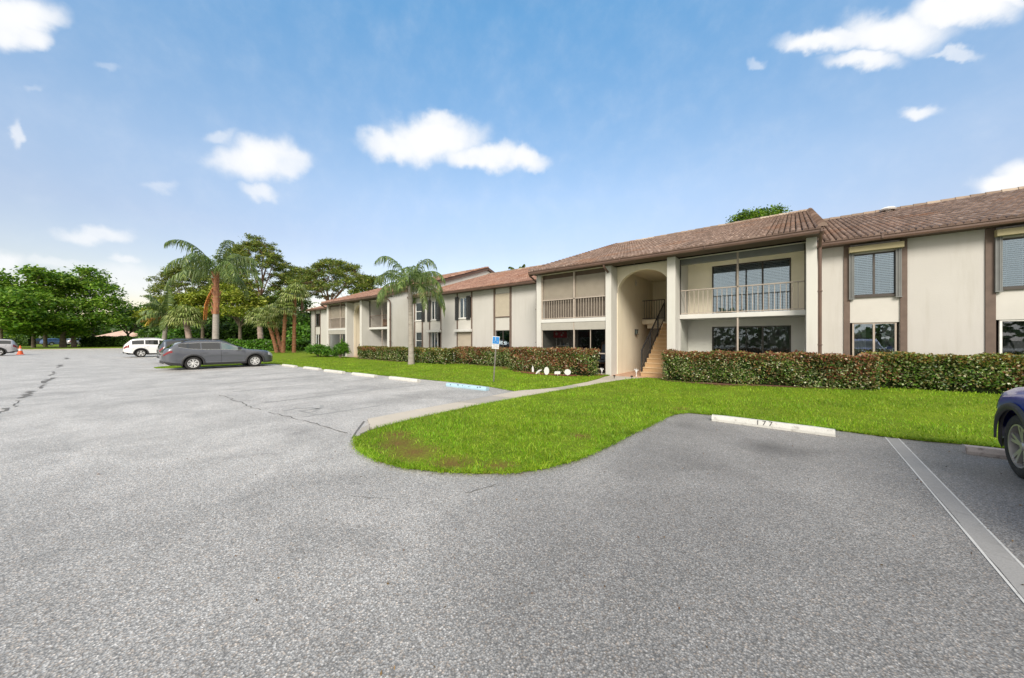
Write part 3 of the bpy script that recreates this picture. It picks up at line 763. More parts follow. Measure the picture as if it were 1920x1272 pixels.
    r.bar(P(ya, .9), P(yb, .9), .045, .05); r.bar(P(ya, .12), P(yb, .12), .03, .04)
    for y in (ya, 16.1, 17.2, yb): r.bar(P(y, -.05), P(y, .92), .045, .045)
    y = ya + .13
    while y < yb:
        r.bar(P(y, .12), P(y, .9), .014, .014); y += .125
    r.build('stair_railing', MT['black'], stair)
    r = MB(); yl = 18.4
    r.box(xA1 + .012, xs0, yl - .02, yl + .02, 3.62, 3.66); r.box(xA1 + .012, xs0, yl - .015, yl + .015, ZS + .08, ZS + .11)
    x = xA1 + .1
    while x < xs0: r.box(x - .008, x + .008, yl - .008, yl + .008, ZS + .11, 3.62); x += .125
    r.box(xs0 - .02, xs0 + .02, yl - .02, yl + .02, ZS + .03, 3.66)
    r.build('landing_railing', MT['black'], BLD)
    dr = MB().box(-5.3 + dx, -4.45 + dx, 20.06, 20.1, ZS + .03, 4.55).build('front_door', MT['arch'], BLD)
    MB().box(-5.0 + dx, -4.72 + dx, 20.045, 20.06, ZS + .55, 4.3).build('door_light', MT['carglass'], dr)
    lm = MB().box(xA1 + .012, xA1 + .03, 17.24, 17.36, 1.9, 2.14).box(xA1 + .03, xA1 + .15, 17.22, 17.38, 2.1, 2.13).box(xA1 + .05, xA1 + .13, 17.25, 17.35, 1.9, 2.1, 1)
    for yy in (17.235, 17.365):
        for xx in (.045, .135): lm.box(xA1 + xx - .006, xA1 + xx + .006, yy - .006, yy + .006, 1.88, 2.1)
    lm.box(xA1 + .03, xA1 + .15, 17.22, 17.38, 1.86, 1.88).build('wall_lantern', [MT['black'], MT['carglassl']], BLD)
    soffit(xL0 - .05, xR1 + .05, 13.98, YB + .3, zt - .002)
    roof(xL0 - .06, xR1 + .09, 14.0, 25.2, ZE, 'tileB' if far else 'tileA', rake=(True, True))
    # block above the wings' roofs: gable ends
    for x in (xL0 + .02, xR1 - .2):
        V = [(x, YB + .2, 4.6), (x, 36.2, 4.6), (x, 36.2, zt), (x, 25.2, zt + 11.2 / 3), (x, 14.4, zt + .1)]
        V += [(x + .18, b, c) for a_, b, c in V]
        MB().add(V, [(0, 1, 2, 3, 4), (9, 8, 7, 6, 5), (0, 4, 9, 5), (1, 0, 5, 6), (2, 1, 6, 7), (3, 2, 7, 8), (4, 3, 8, 9)]).build('gable_wall', MT['stucco2'], BLD)
    MB().box(xL0 + .01, xR1 - .01, 21.5, 36.2, 0, 4.6).build('rear_wall', MT['stucco'], BLD)
    downspout([(xR1 + .07, 13.93, ZE - .12), (xR1 + .07, 13.96, ZE - .22), (xR1 + .07, YB + .02, ZE - .45), (xR1 + .07, YB + .06, ZE - .6), (xR1 + .07, YB + .06, .2)])
    downspout([(xL0 - .08, 13.93, ZE - .12), (xL0 - .08, 13.96, ZE - .2), (xL0 - .08, YB + .1, ZE - .42), (xL0 - .08, YB + .16, ZE - .56), (xL0 - .08, YB + .16, .2)])
    MB().tube([(xA0 + .13, 13.93, ZE - .13), (xA0 + .13, 13.95, ZE - .25), (xA0 + .13, YB - .04, ZE - .42)], .045, 8).build('downspout', MT['dkbrown'], BLD, True)

bay(0); bay(-24.2, True)

def wing(x0, x1, units, tile, extra_walls=True):
    """units: list of dicts with x0,x1 (window column)"""
    zt = ZE - .13; w = MB(); x = x0
    for u in units:
        w.box(x, u['x0'], YW, YW + .25, 0, zt); x = u['x1']
    w.box(x, x1, YW, YW + .25, 0, zt); w.each('wing_wall', MT['stucco'], BLD)
    MB().box(x0 + .01, x1 - .01, YW + 1.6, 33, 0, zt - .05).build('rear_wall', MT['stucco'], BLD)
    for u in units:
        a, b = u['x0'], u['x1']; p = MB()
        p.box(a, b, YW + .01, YW + .24, 0, .85); p.box(a, b, YW + .01, YW + .24, 2.2, 3.1); p.box(a, b, YW + .01, YW + .24, 4.52, zt)
        p.each('window_panel', MT['cream'], BLD)
        bw = u.get('bw', .16)
        bd = MB(); bd.box(a - bw, a - .002, YW - .035, YW - .002, 0, zt - .01); bd.box(b + .002, b + bw, YW - .035, YW - .002, 0, zt - .01); bd.each('trim_board', MT['brown'], BLD, bevel=.006)
        up = u.get('up', 'blind'); lo = u.get('lo', 'curtain')
        uf = u.get('frame', 'bronze'); a2, b2 = a + u.get('in0', .0), b - u.get('in1', .0)
        if up == 'closed':
            ribbed(a, b, 3.1, 4.5, YW - .02, 'shutpale', 'hurricane_shutter'); MB().box(a, b, YW - .03, YW, 3.0, 3.06).build('window_sill', MT['brown'], BLD)
        else:
            wv = window(a2, b2, 3.1, 4.52, YW, uf, u.get('sash', 2), up, room=u.get('room', 'dkinterior'), single_hung=u.get('hung', False))
            MB().box(a2 - .03, b2 + .03, YW - .05, YW + .04, 3.04, 3.1).build('sill', MT['wframe' if uf == 'wframe' else 'bronze'], wv)
        if lo == 'closed':
            ribbed(a, b, .86, 2.14, YW - .02, 'shutpale', 'hurricane_shutter')
        else:
            window(a2, b2, .85, 2.2, YW, u.get('frame2', 'wframe'), u.get('sash', 2), lo, glass='glassd' if u.get('darklow') else 'glass', room=u.get('room2', 'interior'), single_hung=u.get('hung', False))
        if u.get('accordion'):
            for (c, s) in ((a - .03, 0), (b - .1, 1)):
                m = MB(); yf = YW - .1
                for k in range(4): m.box(c + k * .034, c + k * .034 + .026, yf + (.014 if k % 2 else 0), YW - .036, 3.02, 4.56)
                m.box(c - .005, c + .14, yf - .01, YW - .036, 2.99, 3.02); m.build('accordion_shutter', MT['slate'], BLD)
            bx = MB(); bx.add([(a - .04, YW - .24, 4.56), (b + .06, YW - .24, 4.56), (b + .06, YW - .04, 4.56), (a - .04, YW - .04, 4.56), (a - .04, YW - .26, 4.74), (b + .06, YW - .26, 4.74), (b + .06, YW - .04, 4.76), (a - .04, YW - .04, 4.76)],
                              [(0, 3, 2, 1), (4, 5, 6, 7), (0, 1, 5, 4), (1, 2, 6, 5), (2, 3, 7, 6), (3, 0, 4, 7)])
            bx.build('shutter_box', MT['boxcream'], BLD, bevel=.008)
        if u.get('panels'):
            for c, d in u['panels']:
                m = MB(); n = 22
                for k in range(n): m.box(c, d, YW - .06, YW - .037, 2.98 + 1.62 * k / n, 2.98 + 1.62 * (k + .8) / n)
                m.box(c, c + .03, YW - .07, YW - .061, 2.98, 4.6); m.box(d - .03, d, YW - .07, YW - .061, 2.98, 4.6); m.build('louvred_shutter', MT['dkslate'], BLD)
        if u.get('ledge'): MB().box(a - .16, b + .12, YW - .28, YW - .036, 2.14, 2.32).each('shutter_box', MT['white'], BLD, bevel=.02)
    soffit(x0, x1, 16.08, YW + .1, zt - .003)
    return roof(x0 + .1, x1 - .1, 16.1, 25.2, ZE, tile, rake=(False, False))

wr = wing(.56, 13.5, [
    dict(x0=1.49, x1=2.64, up='blind', lo='sides', accordion=True, frame2='tanrail', in0=.06, in1=.06),
    dict(x0=4.5, x1=5.75, up='blind', lo='curtain', accordion=True, darklow=True, bw=.19, in0=.08, in1=.06, sash=1),
    dict(x0=9.0, x1=10.2, up='blind', lo='curtain', accordion=True)], 'tileA')
MB().tube([(3.5, 24.3, 7.5), (3.5, 24.3, 7.86)], .1, 10).tube([(3.5, 24.3, 7.82), (3.5, 24.3, 7.88), (3.5, 24.3, 7.95), (3.5, 24.3, 7.98)], [.26, .3, .22, .08], 14).build('roof_vent', MT['wframe'], wr, True)
wing(-23.64, -10.1, [
    dict(x0=-23.3, x1=-22.45, up='half_blind', lo='half_blind', frame='wframe', sash=1, hung=True, panels=[(-22.42, -22.05)]),
    dict(x0=-21.42, x1=-20.2, up='curtain', lo='curtain', frame='wframe', in0=.12, in1=.4, panels=[(-21.72, -21.34), (-20.62, -20.22)], ledge=True, bw=.1),
    dict(x0=-18.3, x1=-16.98, up='curtain', lo='closed', frame='wframe', in0=.12, in1=.4, panels=[(-18.55, -18.22), (-17.42, -17.04)], ledge=True, bw=.12),
    dict(x0=-14.77, x1=-13.6, up='closed', lo='curtain', frame2='bronze')], 'tileB')
wing(-43.6, -34.32, [dict(x0=-42.2, x1=-41.0, up='curtain', lo='curtain', sash=2)], 'tileB')
MB().box(-43.62, -43.4, YW, 33, 0, ZE - .15).build('gable_wall', MT['stucco'], BLD)

# ------------------------------------------------------------------ things on and by the building
def star():
    mb = MB(); V = []; c = (-6.135, 17.35, 4.45)
    for k in range(10):
        a = 2 * PI * k / 10 + .3; r = .17 if k % 2 == 0 else .07; V.append((c[0], c[1] + r * math.cos(a), c[2] + r * math.sin(a)))
    V2 = [(c[0] + .03, y, z) for x, y, z in V]
    mb.add(V + V2, [tuple(range(10)), tuple(range(19, 9, -1))] + [(k, (k + 1) % 10, 10 + (k + 1) % 10, 10 + k) for k in range(10)])
    tag(mb.build('wall_ornament', MT['cream'], loc=(-6.14, 17.35, 4.3)), 'small pale starfish ornament on the stair hall wall under the arch', 'wall ornament')
star()
# enclosed porch contents
t = thing('shelf_unit', 'white wire shelf unit holding trinkets inside the dark lower porch', 'shelf', (-9.2, 15.6, .12))
mb = MB()
for x in (-9.55, -8.85):
    for y in (15.4, 15.75): mb.box(x - .015, x + .015, y - .015, y + .015, .12, 1.75)
mb.build('frame', MT['wframe'], t)
mb = MB()
for z in (.4, .85, 1.3, 1.72): mb.box(-9.57, -8.83, 15.38, 15.77, z, z + .025)
mb.build('shelf', MT['wframe'], t)
for k, (x, z, h, r, m) in enumerate(((-9.4, 1.325, .2, .04, 'white'), (-9.2, 1.325, .12, .05, 'cushion'), (-9.0, 1.325, .16, .035, 'white'), (-9.35, .875, .16, .06, 'wicker'), (-9.05, .875, .22, .05, 'white'))):
    tag(MB().tube([(x, 15.55, z), (x, 15.55, z + h * .5), (x, 15.55, z + h * .8), (x, 15.55, z + h)], [r, r * 1.15, r * .5, r * .6], 10).build('ornament', MT[m], None, True, loc=(x, 15.55, z)),
        ('tall white vase at the left end of the upper porch shelf', 'short blue grey pot in the middle of the upper porch shelf', 'slim white vase at the right end of the upper porch shelf', 'squat brown pot on the lower porch shelf', 'white bottle on the lower porch shelf')[k], 'vase', 'trinkets on the porch shelf')
mb = MB(); V = []; F = []
for i in range(12):
    for j in range(2): V.append((-9.6 + i * .07, 15.2 + .02 * math.sin(i * 1.3), 1.72 + j * .34))
F = [(2 * i, 2 * i + 2, 2 * i + 3, 2 * i + 1) for i in range(11)]
mb.add(V, F); mb.add([(x, y + .012, z) for x, y, z in V], [f[::-1] for f in F])
b = mb.build('banner', MT['red'], None, True, loc=(-9.2, 15.2, 1.7)); tag(b, 'red cloth banner with pale figures hanging in the lower porch', 'banner')
mb = MB()
for (x, z, r) in ((-9.4, 1.9, .07), (-9.1, 1.85, .05), (-9.02, 1.95, .04)): mb.tube([(x, 15.165, z), (x, 15.17, z)], r, 10)
mb.build('figure_print', MT['white'], b)
t = thing('patio_chair', 'high backed patio chair with blue grey cushion behind the porch screen', 'chair', (-6.85, 15.0, .12))
MB().box(-7.1, -6.6, 14.8, 15.3, .52, .58).build('seat', MT['wicker'], t, bevel=.02)
MB().add([(-7.1, 15.26, .58), (-6.6, 15.26, .58), (-6.62, 15.42, 1.5), (-6.85, 15.44, 1.62), (-7.08, 15.42, 1.5), (-7.1, 15.34, .58), (-6.6, 15.34, .58), (-6.62, 15.5, 1.5), (-6.85, 15.52, 1.62), (-7.08, 15.5, 1.5)],
         [(0, 1, 2, 3, 4), (9, 8, 7, 6, 5), (0, 5, 6, 1), (1, 6, 7, 2), (2, 7, 8, 3), (3, 8, 9, 4), (4, 9, 5, 0)]).build('backrest', MT['wicker'], t, bevel=.02)
MB().box(-7.05, -6.65, 14.82, 15.24, .585, .68).add([(-7.02, 15.2, .7), (-6.68, 15.2, .7), (-6.7, 15.34, 1.4), (-7.0, 15.34, 1.4), (-7.02, 15.28, .7), (-6.68, 15.28, .7), (-6.7, 15.42, 1.4), (-7.0, 15.42, 1.4)], [(0, 1, 2, 3), (7, 6, 5, 4), (0, 4, 5, 1), (1, 5, 6, 2), (2, 6, 7, 3), (3, 7, 4, 0)]).build('cushion', MT['cushion'], t, bevel=.03)
for x in (-7.06, -6.64):
    for y in (14.84, 15.27): MB().box(x - .02, x + .02, y - .02, y + .02, .12, .52).build('leg', MT['wicker'], t)
# far balcony
t = thing('wicker_sofa', 'brown wicker sofa behind the railing of the far upper balcony', 'sofa', (-25.8, 15.9, ZS))
MB().box(-26.7, -24.9, 15.7, 16.35, ZS + .18, ZS + .45).build('seat', MT['wicker'], t, bevel=.04)
MB().box(-26.7, -24.9, 16.2, 16.4, ZS + .45, ZS + .9).build('backrest', MT['wicker'], t, bevel=.05)
for x in (-26.75, -24.95): MB().box(x, x + .1, 15.65, 16.35, ZS + .05, ZS + .68).build('armrest', MT['wicker'], t, bevel=.03)
for (x, y, z, w, h, lab) in ((-27.2, 16.46, 4.0, .3, .42, 'dark oval wall plaque on the far upper balcony wall, left one'), (-26.95, 16.46, 1.65, .36, .2, 'dark wall planter on the far ground floor porch wall'), ):
    mb = MB(); n = 16
    V = [(x + w / 2 * math.cos(2 * PI * k / n), y, z + h / 2 * math.sin(2 * PI * k / n)) for k in range(n)] + [(x + w / 2 * math.cos(2 * PI * k / n), y - .05, z + h / 2 * math.sin(2 * PI * k / n)) for k in range(n)]
    mb.add(V, [tuple(range(n, 2 * n)), tuple(range(n - 1, -1, -1))] + [(k, (k + 1) % n, n + (k + 1) % n, n + k) for k in range(n)])
    if z < 2: mb.box(x - .07, x + .07, y - .06, y, z - .3, z - .1)
    tag(mb.build('wall_plaque' if z > 2 else 'wall_planter', MT['bronze'], loc=(x, y, z)), lab, 'wall ornament')

# ------------------------------------------------------------------ foliage helpers
def leaf_quads(C, L, W, up=.5, droop=0):
    n = len(C); C = np.asarray(C)
    nrm = rng.normal(0, 1, (n, 3)); nrm[:, 2] = np.abs(nrm[:, 2]) * (1 - up) + up * 1.6; nrm /= np.linalg.norm(nrm, axis=1)[:, None]
    a = rng.normal(0, 1, (n, 3)); a[:, 2] -= droop; a -= nrm * (a * nrm).sum(1)[:, None]; a /= np.linalg.norm(a, axis=1)[:, None] + 1e-9
    b = np.cross(nrm, a); l = L * rng.uniform(.6, 1.35, n)[:, None] / 2; w = W * rng.uniform(.6, 1.35, n)[:, None] / 2
    V = np.stack([C - a * l, C + b * w - a * l * .1, C + a * l, C - b * w - a * l * .1], 1)
    return V.reshape(-1, 3), np.arange(4 * n, dtype=np.int32).reshape(-1, 4)

def clumps(blobs, per, m, rc, flat=.65, shell=.7):
    """blobs: (cx,cy,cz,rx,ry,rz,weight) -> leaf centres in clusters near the blobs' outsides"""
    out = []
    for (cx, cy, cz, rx, ry, rz, wt) in blobs:
        k = max(3, int(per * wt))
        d = rng.normal(0, 1, (k, 3)); d /= np.linalg.norm(d, axis=1)[:, None]; d[:, 2] = np.where(d[:, 2] < -.5, -d[:, 2] * .5, d[:, 2])
        r = shell + (1.02 - shell) * rng.uniform(0, 1, k) ** .7
        c = np.array([cx, cy, cz]) + d * r[:, None] * np.array([rx, ry, rz])
        q = rng.normal(0, 1, (k, m, 3)) * (rc * rng.uniform(.6, 1.25, (k, 1, 1))) * np.array([.55, .55, .55 * flat])
        out.append((c[:, None] + q).reshape(-1, 3))
    return np.concatenate(out)

def limb(mb, a, b, r0, r1, sag=.1, n=5):
    a, b = Vector(a), Vector(b); pts = []; rs = []
    side = Vector((rnd.uniform(-1, 1), rnd.uniform(-1, 1), rnd.uniform(-.3, .6))) * (b - a).length * sag
    for i in range(n + 1):
        t = i / n; pts.append(a + (b - a) * t + side * math.sin(PI * t)); rs.append(r0 + (r1 - r0) * t)
    mb.tube(pts, rs, 7, 0, False); return pts

def tree(name, label, cat, base, h, trunk_r, blobs, leaf, per=60, m=26, rc=.9, L=.36, W=.2, bark='bark', group=None, lean=(0, 0), fork=.32, flat=.6, shell=.6, stems=1, up=.55):
    """blobs relative to the base"""
    t = thing(name, label, cat, (*base, 0), group)
    bb = [(base[0] + x, base[1] + y, z, rx, ry, rz, w) for (x, y, z, rx, ry, rz, w) in blobs]
    tr = MB()
    for s_ in range(stems):
        ox, oy = (rnd.uniform(-.5, .5), rnd.uniform(-.5, .5)) if stems > 1 else (0, 0)
        top = (base[0] + lean[0] + ox, base[1] + lean[1] + oy, h * fork)
        tr.tube([(base[0] + ox * .5, base[1] + oy * .5, -.1), (base[0] + ox * .5, base[1] + oy * .5, .25), ((base[0] * 1 + top[0]) / 2 + rnd.uniform(-.15, .15), (base[1] + top[1]) / 2, h * fork * .55), top], [trunk_r * 1.7, trunk_r * 1.15, trunk_r, trunk_r * .85], 9)
        for k, (x, y, z, rx, ry, rz, w) in enumerate(bb):
            if k % stems != s_: continue
            e = limb(tr, top, (x, y, z + rz * .15), trunk_r * .6, trunk_r * .16)
            for _ in range(3):
                st = e[rnd.randint(2, 4)]; d = Vector((rnd.gauss(0, 1), rnd.gauss(0, 1), rnd.gauss(.3, .6))).normalized()
                limb(tr, st, (x + d.x * rx * .8, y + d.y * ry * .8, z + d.z * rz * .8), trunk_r * .22, trunk_r * .05)
    tr.build('trunk', MT[bark], t, True, sharp=70)
    C = clumps(bb, per, m, rc, flat, shell)
    V, F = leaf_quads(C, L, W, up)
    np_mesh('crown', V, F, MT[leaf], t)
    return t

def hedge(name, label, x0, x1, y0, y1, z0, z1, leaf, top, red=None, group='clipped hedges along the building', n=9000, L=.075, W=.05, endwob=.05):
    t = thing(name, label, 'hedge', ((x0 + x1) / 2, (y0 + y1) / 2, z0), group)
    c = MB(); nx = max(4, int((x1 - x0) / .35)); V = []; F = []
    prof = [(y0 + .1, z0), (y0 + .07, z0 + .3), (y0 + .06, z1 - .14), (y0 + .15, z1 - .07), (y1 - .15, z1 - .07), (y1 - .06, z1 - .14), (y1 - .1, z0)]
    for i in range(nx + 1):
        x = x0 + .07 + (x1 - x0 - .14) * i / nx
        for (y, z) in prof: V.append((x, y + rnd.uniform(-.03, .03), z + (rnd.uniform(-.03, .02) if z > z0 else 0)))
    k = len(prof)
    F = [(i * k + j, (i + 1) * k + j, (i + 1) * k + j + 1, i * k + j + 1) for i in range(nx) for j in range(k - 1)] + [tuple(range(k)), tuple(range(nx * k, nx * k + k))[::-1]]
    c.add(V, F); c.build('branches', MT['core'], t)
    ph = [(rnd.uniform(1.2, 5.5), rnd.uniform(2, 7), rnd.uniform(0, 6.3), rnd.uniform(.5, 1)) for _ in range(7)]
    def bulge(x, z): return .028 * sum(w_ * math.sin(kx * x + kz * z + p_) for kx, kz, p_, w_ in ph)
    def shell(n, zlo, zhi, topfrac):
        A = []
        lx, ly, lz = x1 - x0, y1 - y0, zhi - zlo
        while len(A) < n:
            u = rnd.random(); x = x0 + lx * u
            wz = .03 * math.sin(3.1 * x + 1) + .022 * math.sin(8.3 * x) + .015 * math.sin(17 * x)
            r = rnd.random(); zz = zlo + lz * rnd.random() ** .8
            bg_ = bulge(x, zz)
            if r < topfrac: p = (x, y0 + ly * rnd.random(), z1 + wz)
            elif r < topfrac + (1 - topfrac) * .84:
                if bg_ < -.04 and rnd.random() < .45: continue
                ft = smooth((zz - z0) / .3)
                if rnd.random() > .45 + .55 * ft: continue
                p = (x, y0 - bg_ + .08 * (1 - ft), min(zz, z1 + wz))
            elif r < topfrac + (1 - topfrac) * .93: p = (x1 + bg_, y0 + ly * rnd.random(), zz)
            else: p = (x0 - bg_, y0 + ly * rnd.random(), zz)
            A.append(p)
        A = np.array(A); A += rng.normal(0, .03, A.shape); return A
    V, F = leaf_quads(shell(n, z0 + .04, z1, .2), L, W, .15); np_mesh('foliage', V, F, MT[leaf], t)
    V, F = leaf_quads(shell(int(n * .45), z1 - .16, z1 + .02, .55), L, W, .1); V[:, 2] += 0.01; np_mesh('new_growth', V, F, MT[top], t)
    if red:
        A = []
        for (cx, cz, rx, rz, q) in red:
            P = rng.normal(0, .5, (q, 3)) * np.array([rx, .03, rz]) + np.array([cx, y0 - .015, cz]); A.append(P)
        A = np.concatenate(A); A = A[(A[:, 2] > z0 + .03) & (A[:, 2] < z1 + .03) & (A[:, 0] > x0) & (A[:, 0] < x1)]
        V, F = leaf_quads(A, L, W, .15); np_mesh('red_leaves', V, F, MT['hedger'], t)
    return t
hedge('hedge', 'clipped hedge with reddish leaf tips in front of the right hand balconies beside the stairs', -3.75, 1.72, 13.6, 14.35, .08, 1.14, 'hedge', 'hedger', [(-.2, .8, .8, .3, 350), (-2.6, .95, 1.2, .2, 350), (1.3, .75, .6, .3, 800)], n=21000, L=.066, W=.045)
hedge('hedge', 'greener clipped hedge under the far right windows, running out of the frame', 1.66, 9.5, 14.3, 15.2, .24, 1.17, 'hedgeg', 'hedgeo', [(4.4, .8, .5, .4, 300), (2.0, .8, .5, .3, 300)], n=22000, L=.068, W=.047)
hedge('hedge', 'tall bronze red hedge in front of the dark lower porch, behind the white garden stakes', -10.9, -6.55, 13.15, 13.95, .05, 1.17, 'hedge', 'hedger', [(-9.8, .75, 1.2, .5, 1300), (-8, .8, 1.0, .5, 900), (-6.8, .8, .4, .5, 700)], n=10500)
hedge('hedge', 'short reddish hedge behind the blue parking sign post', -16.75, -11.0, 14.75, 15.6, .05, 1.08, 'hedge', 'hedger', [(-15.8, .8, 1, .4, 900), (-14.5, .8, 1, .3, 400)], n=9500, L=.085, W=.055)
hedge('hedge', 'long low hedge behind the leaning palm trunk, red topped at its far end', -27.0, -16.5, 13.7, 14.6, .03, 1.0, 'hedge', 'hedgeo', [(-25.8, .95, 2.2, .14, 900), (-24.5, .9, 2.5, .14, 600)], n=12000, L=.1, W=.065)
def bush(name, label, cat, c, r, leaf, n, L, W, group=None, up=.3):
    t = thing(name, label, cat, (c[0], c[1], 0), group)
    tr = MB()
    for k in range(6):
        a = k * 1.05 + rnd.random(); tr.tube([(c[0], c[1], 0), (c[0] + math.cos(a) * r[0] * .3, c[1] + math.sin(a) * r[1] * .3, r[2] * .8), (c[0] + math.cos(a) * r[0] * .6, c[1] + math.sin(a) * r[1] * .6, r[2] * 1.4)], [.04, .03, .015], 6)
    tr.build('stem', MT['bark'], t)
    bl = [(c[0] + rnd.gauss(0, .3) * r[0], c[1] + rnd.gauss(0, .3) * r[1], r[2] * rnd.uniform(.75, 1.2), r[0] * .75, r[1] * .75, r[2] * .75, 1) for _ in range(5)]
    C = clumps(bl, n // 5 // 14, 14, min(r) * .3, .8, .45); C = C[C[:, 2] > .03]
    V, F = leaf_quads(C, L, W, up); np_mesh('foliage', V, F, MT[leaf], t)
    return t
bush('shrub', 'rounded bright green shrub at the far end of the building, beside the far path', 'shrub', (-32.6, 13.0), (1.8, .8, .62), 'shrub', 5200, .14, .09)
bush('shrub', 'spiky green bird of paradise plant left of the far stair entry', 'shrub', (-28.9, 13.2), (.55, .5, .75), 'shrub', 1600, .5, .07, up=.0)

# mulch beds
def bed(pts, m, z=None):
    V = [(x, y, (lawn_z(x, y) + .015)) for x, y in pts]; struct(np_mesh('mulch_bed', V, [tuple(range(len(pts)))], MT[m]))
bed([(-12.6, 14.3), (-11.2, 13.9), (-10.6, 13.0), (-9.2, 12.55), (-8.2, 12.5), (-7.3, 12.75), (-6.5, 13.4), (-6.25, 14.2), (-9.5, 14.3), (-11, 14.6)], 'mulchr')
bed([(-3.95, 13.9), (-3.6, 13.5), (-2.6, 13.4), (-1.8, 13.3), (-.9, 13.45), (1.6, 13.55), (1.8, 14.3), (-3.9, 14.3)], 'mulch')
bed([(-27, 13.5), (-22, 13.4), (-17, 14), (-16.4, 14.6), (-11.5, 14.6), (-11.2, 15.2), (-16, 15.2), (-27, 14.3)], 'mulch')

# white garden stakes by the hedge
def plate(poly, c, ang, th=.02):
    V = []; n = len(poly); u = Vector((math.cos(ang), math.sin(ang), 0)); w = Vector((-u.y, u.x, 0))
    for s in (-th / 2, th / 2):
        for (a, z) in poly: p = Vector(c) + u * a + w * s; V.append((p.x, p.y, p.z + z))
    return V, [tuple(range(n - 1, -1, -1)), tuple(range(n, 2 * n))] + [(i, (i + 1) % n, n + (i + 1) % n, n + i) for i in range(n)]
def oval(rx, rz, z, n=14, k=1): return [(rx * math.cos(2 * PI * i / n), z + rz * math.sin(2 * PI * i / n) * (1 if math.sin(2 * PI * i / n) > 0 else k)) for i in range(n)]
for (x, y, poly, ang, lab) in (
    (-9.3, 12.95, [(-.04, .06), (.045, .06), (.05, .18), (.02, .3), (-.01, .36), (-.04, .25)], .63, 'white pointed garden stake, slimmest of the row before the bronze hedge'),
    (-8.72, 12.6, [(-.15, .03), (-.1, .03), (.03, .14), (.13, .2), (.13, .23), (0, .21), (-.1, .13)], .63, 'white curved feather shaped garden stake leaning in the mulch'),
    (-8.25, 12.5, oval(.11, .17, .2), .63, 'white tall oval garden plaque in the mulch'),
    (-7.78, 12.62, [(-.12, .08), (.11, .08), (.13, .15), (.12, .2), (-.1, .2), (-.13, .14)], .63, 'small pinkish white rectangular garden plaque on a peg'),
    (-7.42, 12.85, oval(.14, .13, .17, 8), .63, 'white rounded octagonal garden plaque nearest the stair path')):
    t = thing('garden_stake', lab, 'garden ornament', (x, y, .05), 'white garden stakes')
    V, F = plate(poly, (x, y, .08), ang); MB().add(V, F).build('plaque', MT['signw'], t)
    MB().box(x - .008, x + .008, y + .012, y + .028, .0, .2).build('peg', MT['wframe'], t)
def figurine(x, y, z, lab):
    t = thing('garden_figurine', lab, 'garden ornament', (x, y, z))
    MB().tube([(x, y, z), (x, y, z + .03), (x, y, z + .2)], [.05, .02, .015], 8).build('post', MT['wframe'], t, True)
    mb = MB().tube([(x, y, z + .18), (x, y, z + .24), (x, y, z + .3), (x, y, z + .33)], [.035, .06, .05, .02], 10).tube([(x, y, z + .32), (x, y, z + .36), (x, y, z + .4)], [.02, .04, .015], 10)
    mb.tube([(x - .02, y, z + .28), (x - .1, y, z + .36), (x - .08, y, z + .4)], [.02, .03, .01], 7).tube([(x + .02, y, z + .28), (x + .1, y, z + .33), (x + .09, y, z + .38)], [.02, .03, .01], 7)
    mb.build('figure', MT['signw'], t, True); t.scale = (.75, .75, .8)
figurine(-6.5, 14.2, .07, 'white winged garden figurine on a post against the pier left of the arch')
figurine(-5.18, 14.72, .07, 'small white garden figurine at the foot of the stair railing')
for (x, y, lab) in ((-5.62, 13.45, 'dark mushroom path light on the left edge of the path near the stairs'), (-5.0, 13.7, 'dark mushroom path light on the right edge of the path near the stairs')):
    t = thing('path_light', lab, 'garden light', (x, y, .05), 'path lights at the stair path')
    MB().tube([(x, y, .03), (x, y, .16)], .012, 6).build('stem', MT['black'], t); MB().tube([(x, y, .14), (x, y, .17), (x, y, .2)], [.03, .06, .01], 10).build('shade', MT['black'], t, True)

# ------------------------------------------------------------------ wheel stops
def stop_mesh(name, c, L, m, label, group='concrete wheel stops', ang=0):
    mb = MB(); prof = [(-.085, 0), (-.085, .045), (-.055, .115), (.055, .115), (.085, .045), (.085, 0)]; ns = 7; V = []
    for i in range(ns + 1):
        e = .75 if i in (0, ns) else 1
        for (y, z) in prof: V.append((c[0] - L / 2 + L * i / ns, c[1] + y, z * (.93 if e < 1 else 1) + .002))
    k = len(prof)
    F = [(i * k + j, i * k + j + 1, (i + 1) * k + j + 1, (i + 1) * k + j) for i in range(ns) for j in range(k)  if j < k - 1] + [tuple(range(k))[::-1], tuple(range(ns * k, ns * k + k))]
    F = [f[::-1] for f in F[:-2]] + F[-2:]
    mb.add(V, F); o = mb.build(name, MT[m], None, False, .008, (c[0], c[1], 0))
    o.rotation_euler.z = ang
    tag(o, label, 'wheel stop', group)
    return o
def text(body, name, parent, size, loc, rot, m, ex=.0015):
    cu = bpy.data.curves.new(name, 'FONT'); cu.body = body; cu.size = size; cu.extrude = ex; cu.align_x = 'CENTER'; cu.align_y = 'CENTER'
    tmp = bpy.data.objects.new(name, cu); COL.objects.link(tmp)
    dg = bpy.context.evaluated_depsgraph_get(); me = bpy.data.meshes.new_from_object(tmp.evaluated_get(dg)); bpy.data.objects.remove(tmp)
    me.materials.clear(); me.materials.append(MT[m])
    o = bpy.data.objects.new(name, me); link(o, parent); o.location = loc; o.rotation_euler = rot; return o
SA = math.atan2(.07, .03)
o = stop_mesh('wheel_stop', (-.37, 8.03), 1.83, 'stopw', 'white painted wheel stop numbered 177 at the empty stall')
text('1 7 7', 'number', o, .125, (-.06, -.0735, .081), (rad(66.8), 0, 0), 'ink')
stop_mesh('wheel_stop', (2.83, 8.05), 1.83, 'stopd', 'brown stained wheel stop in front of the blue car')
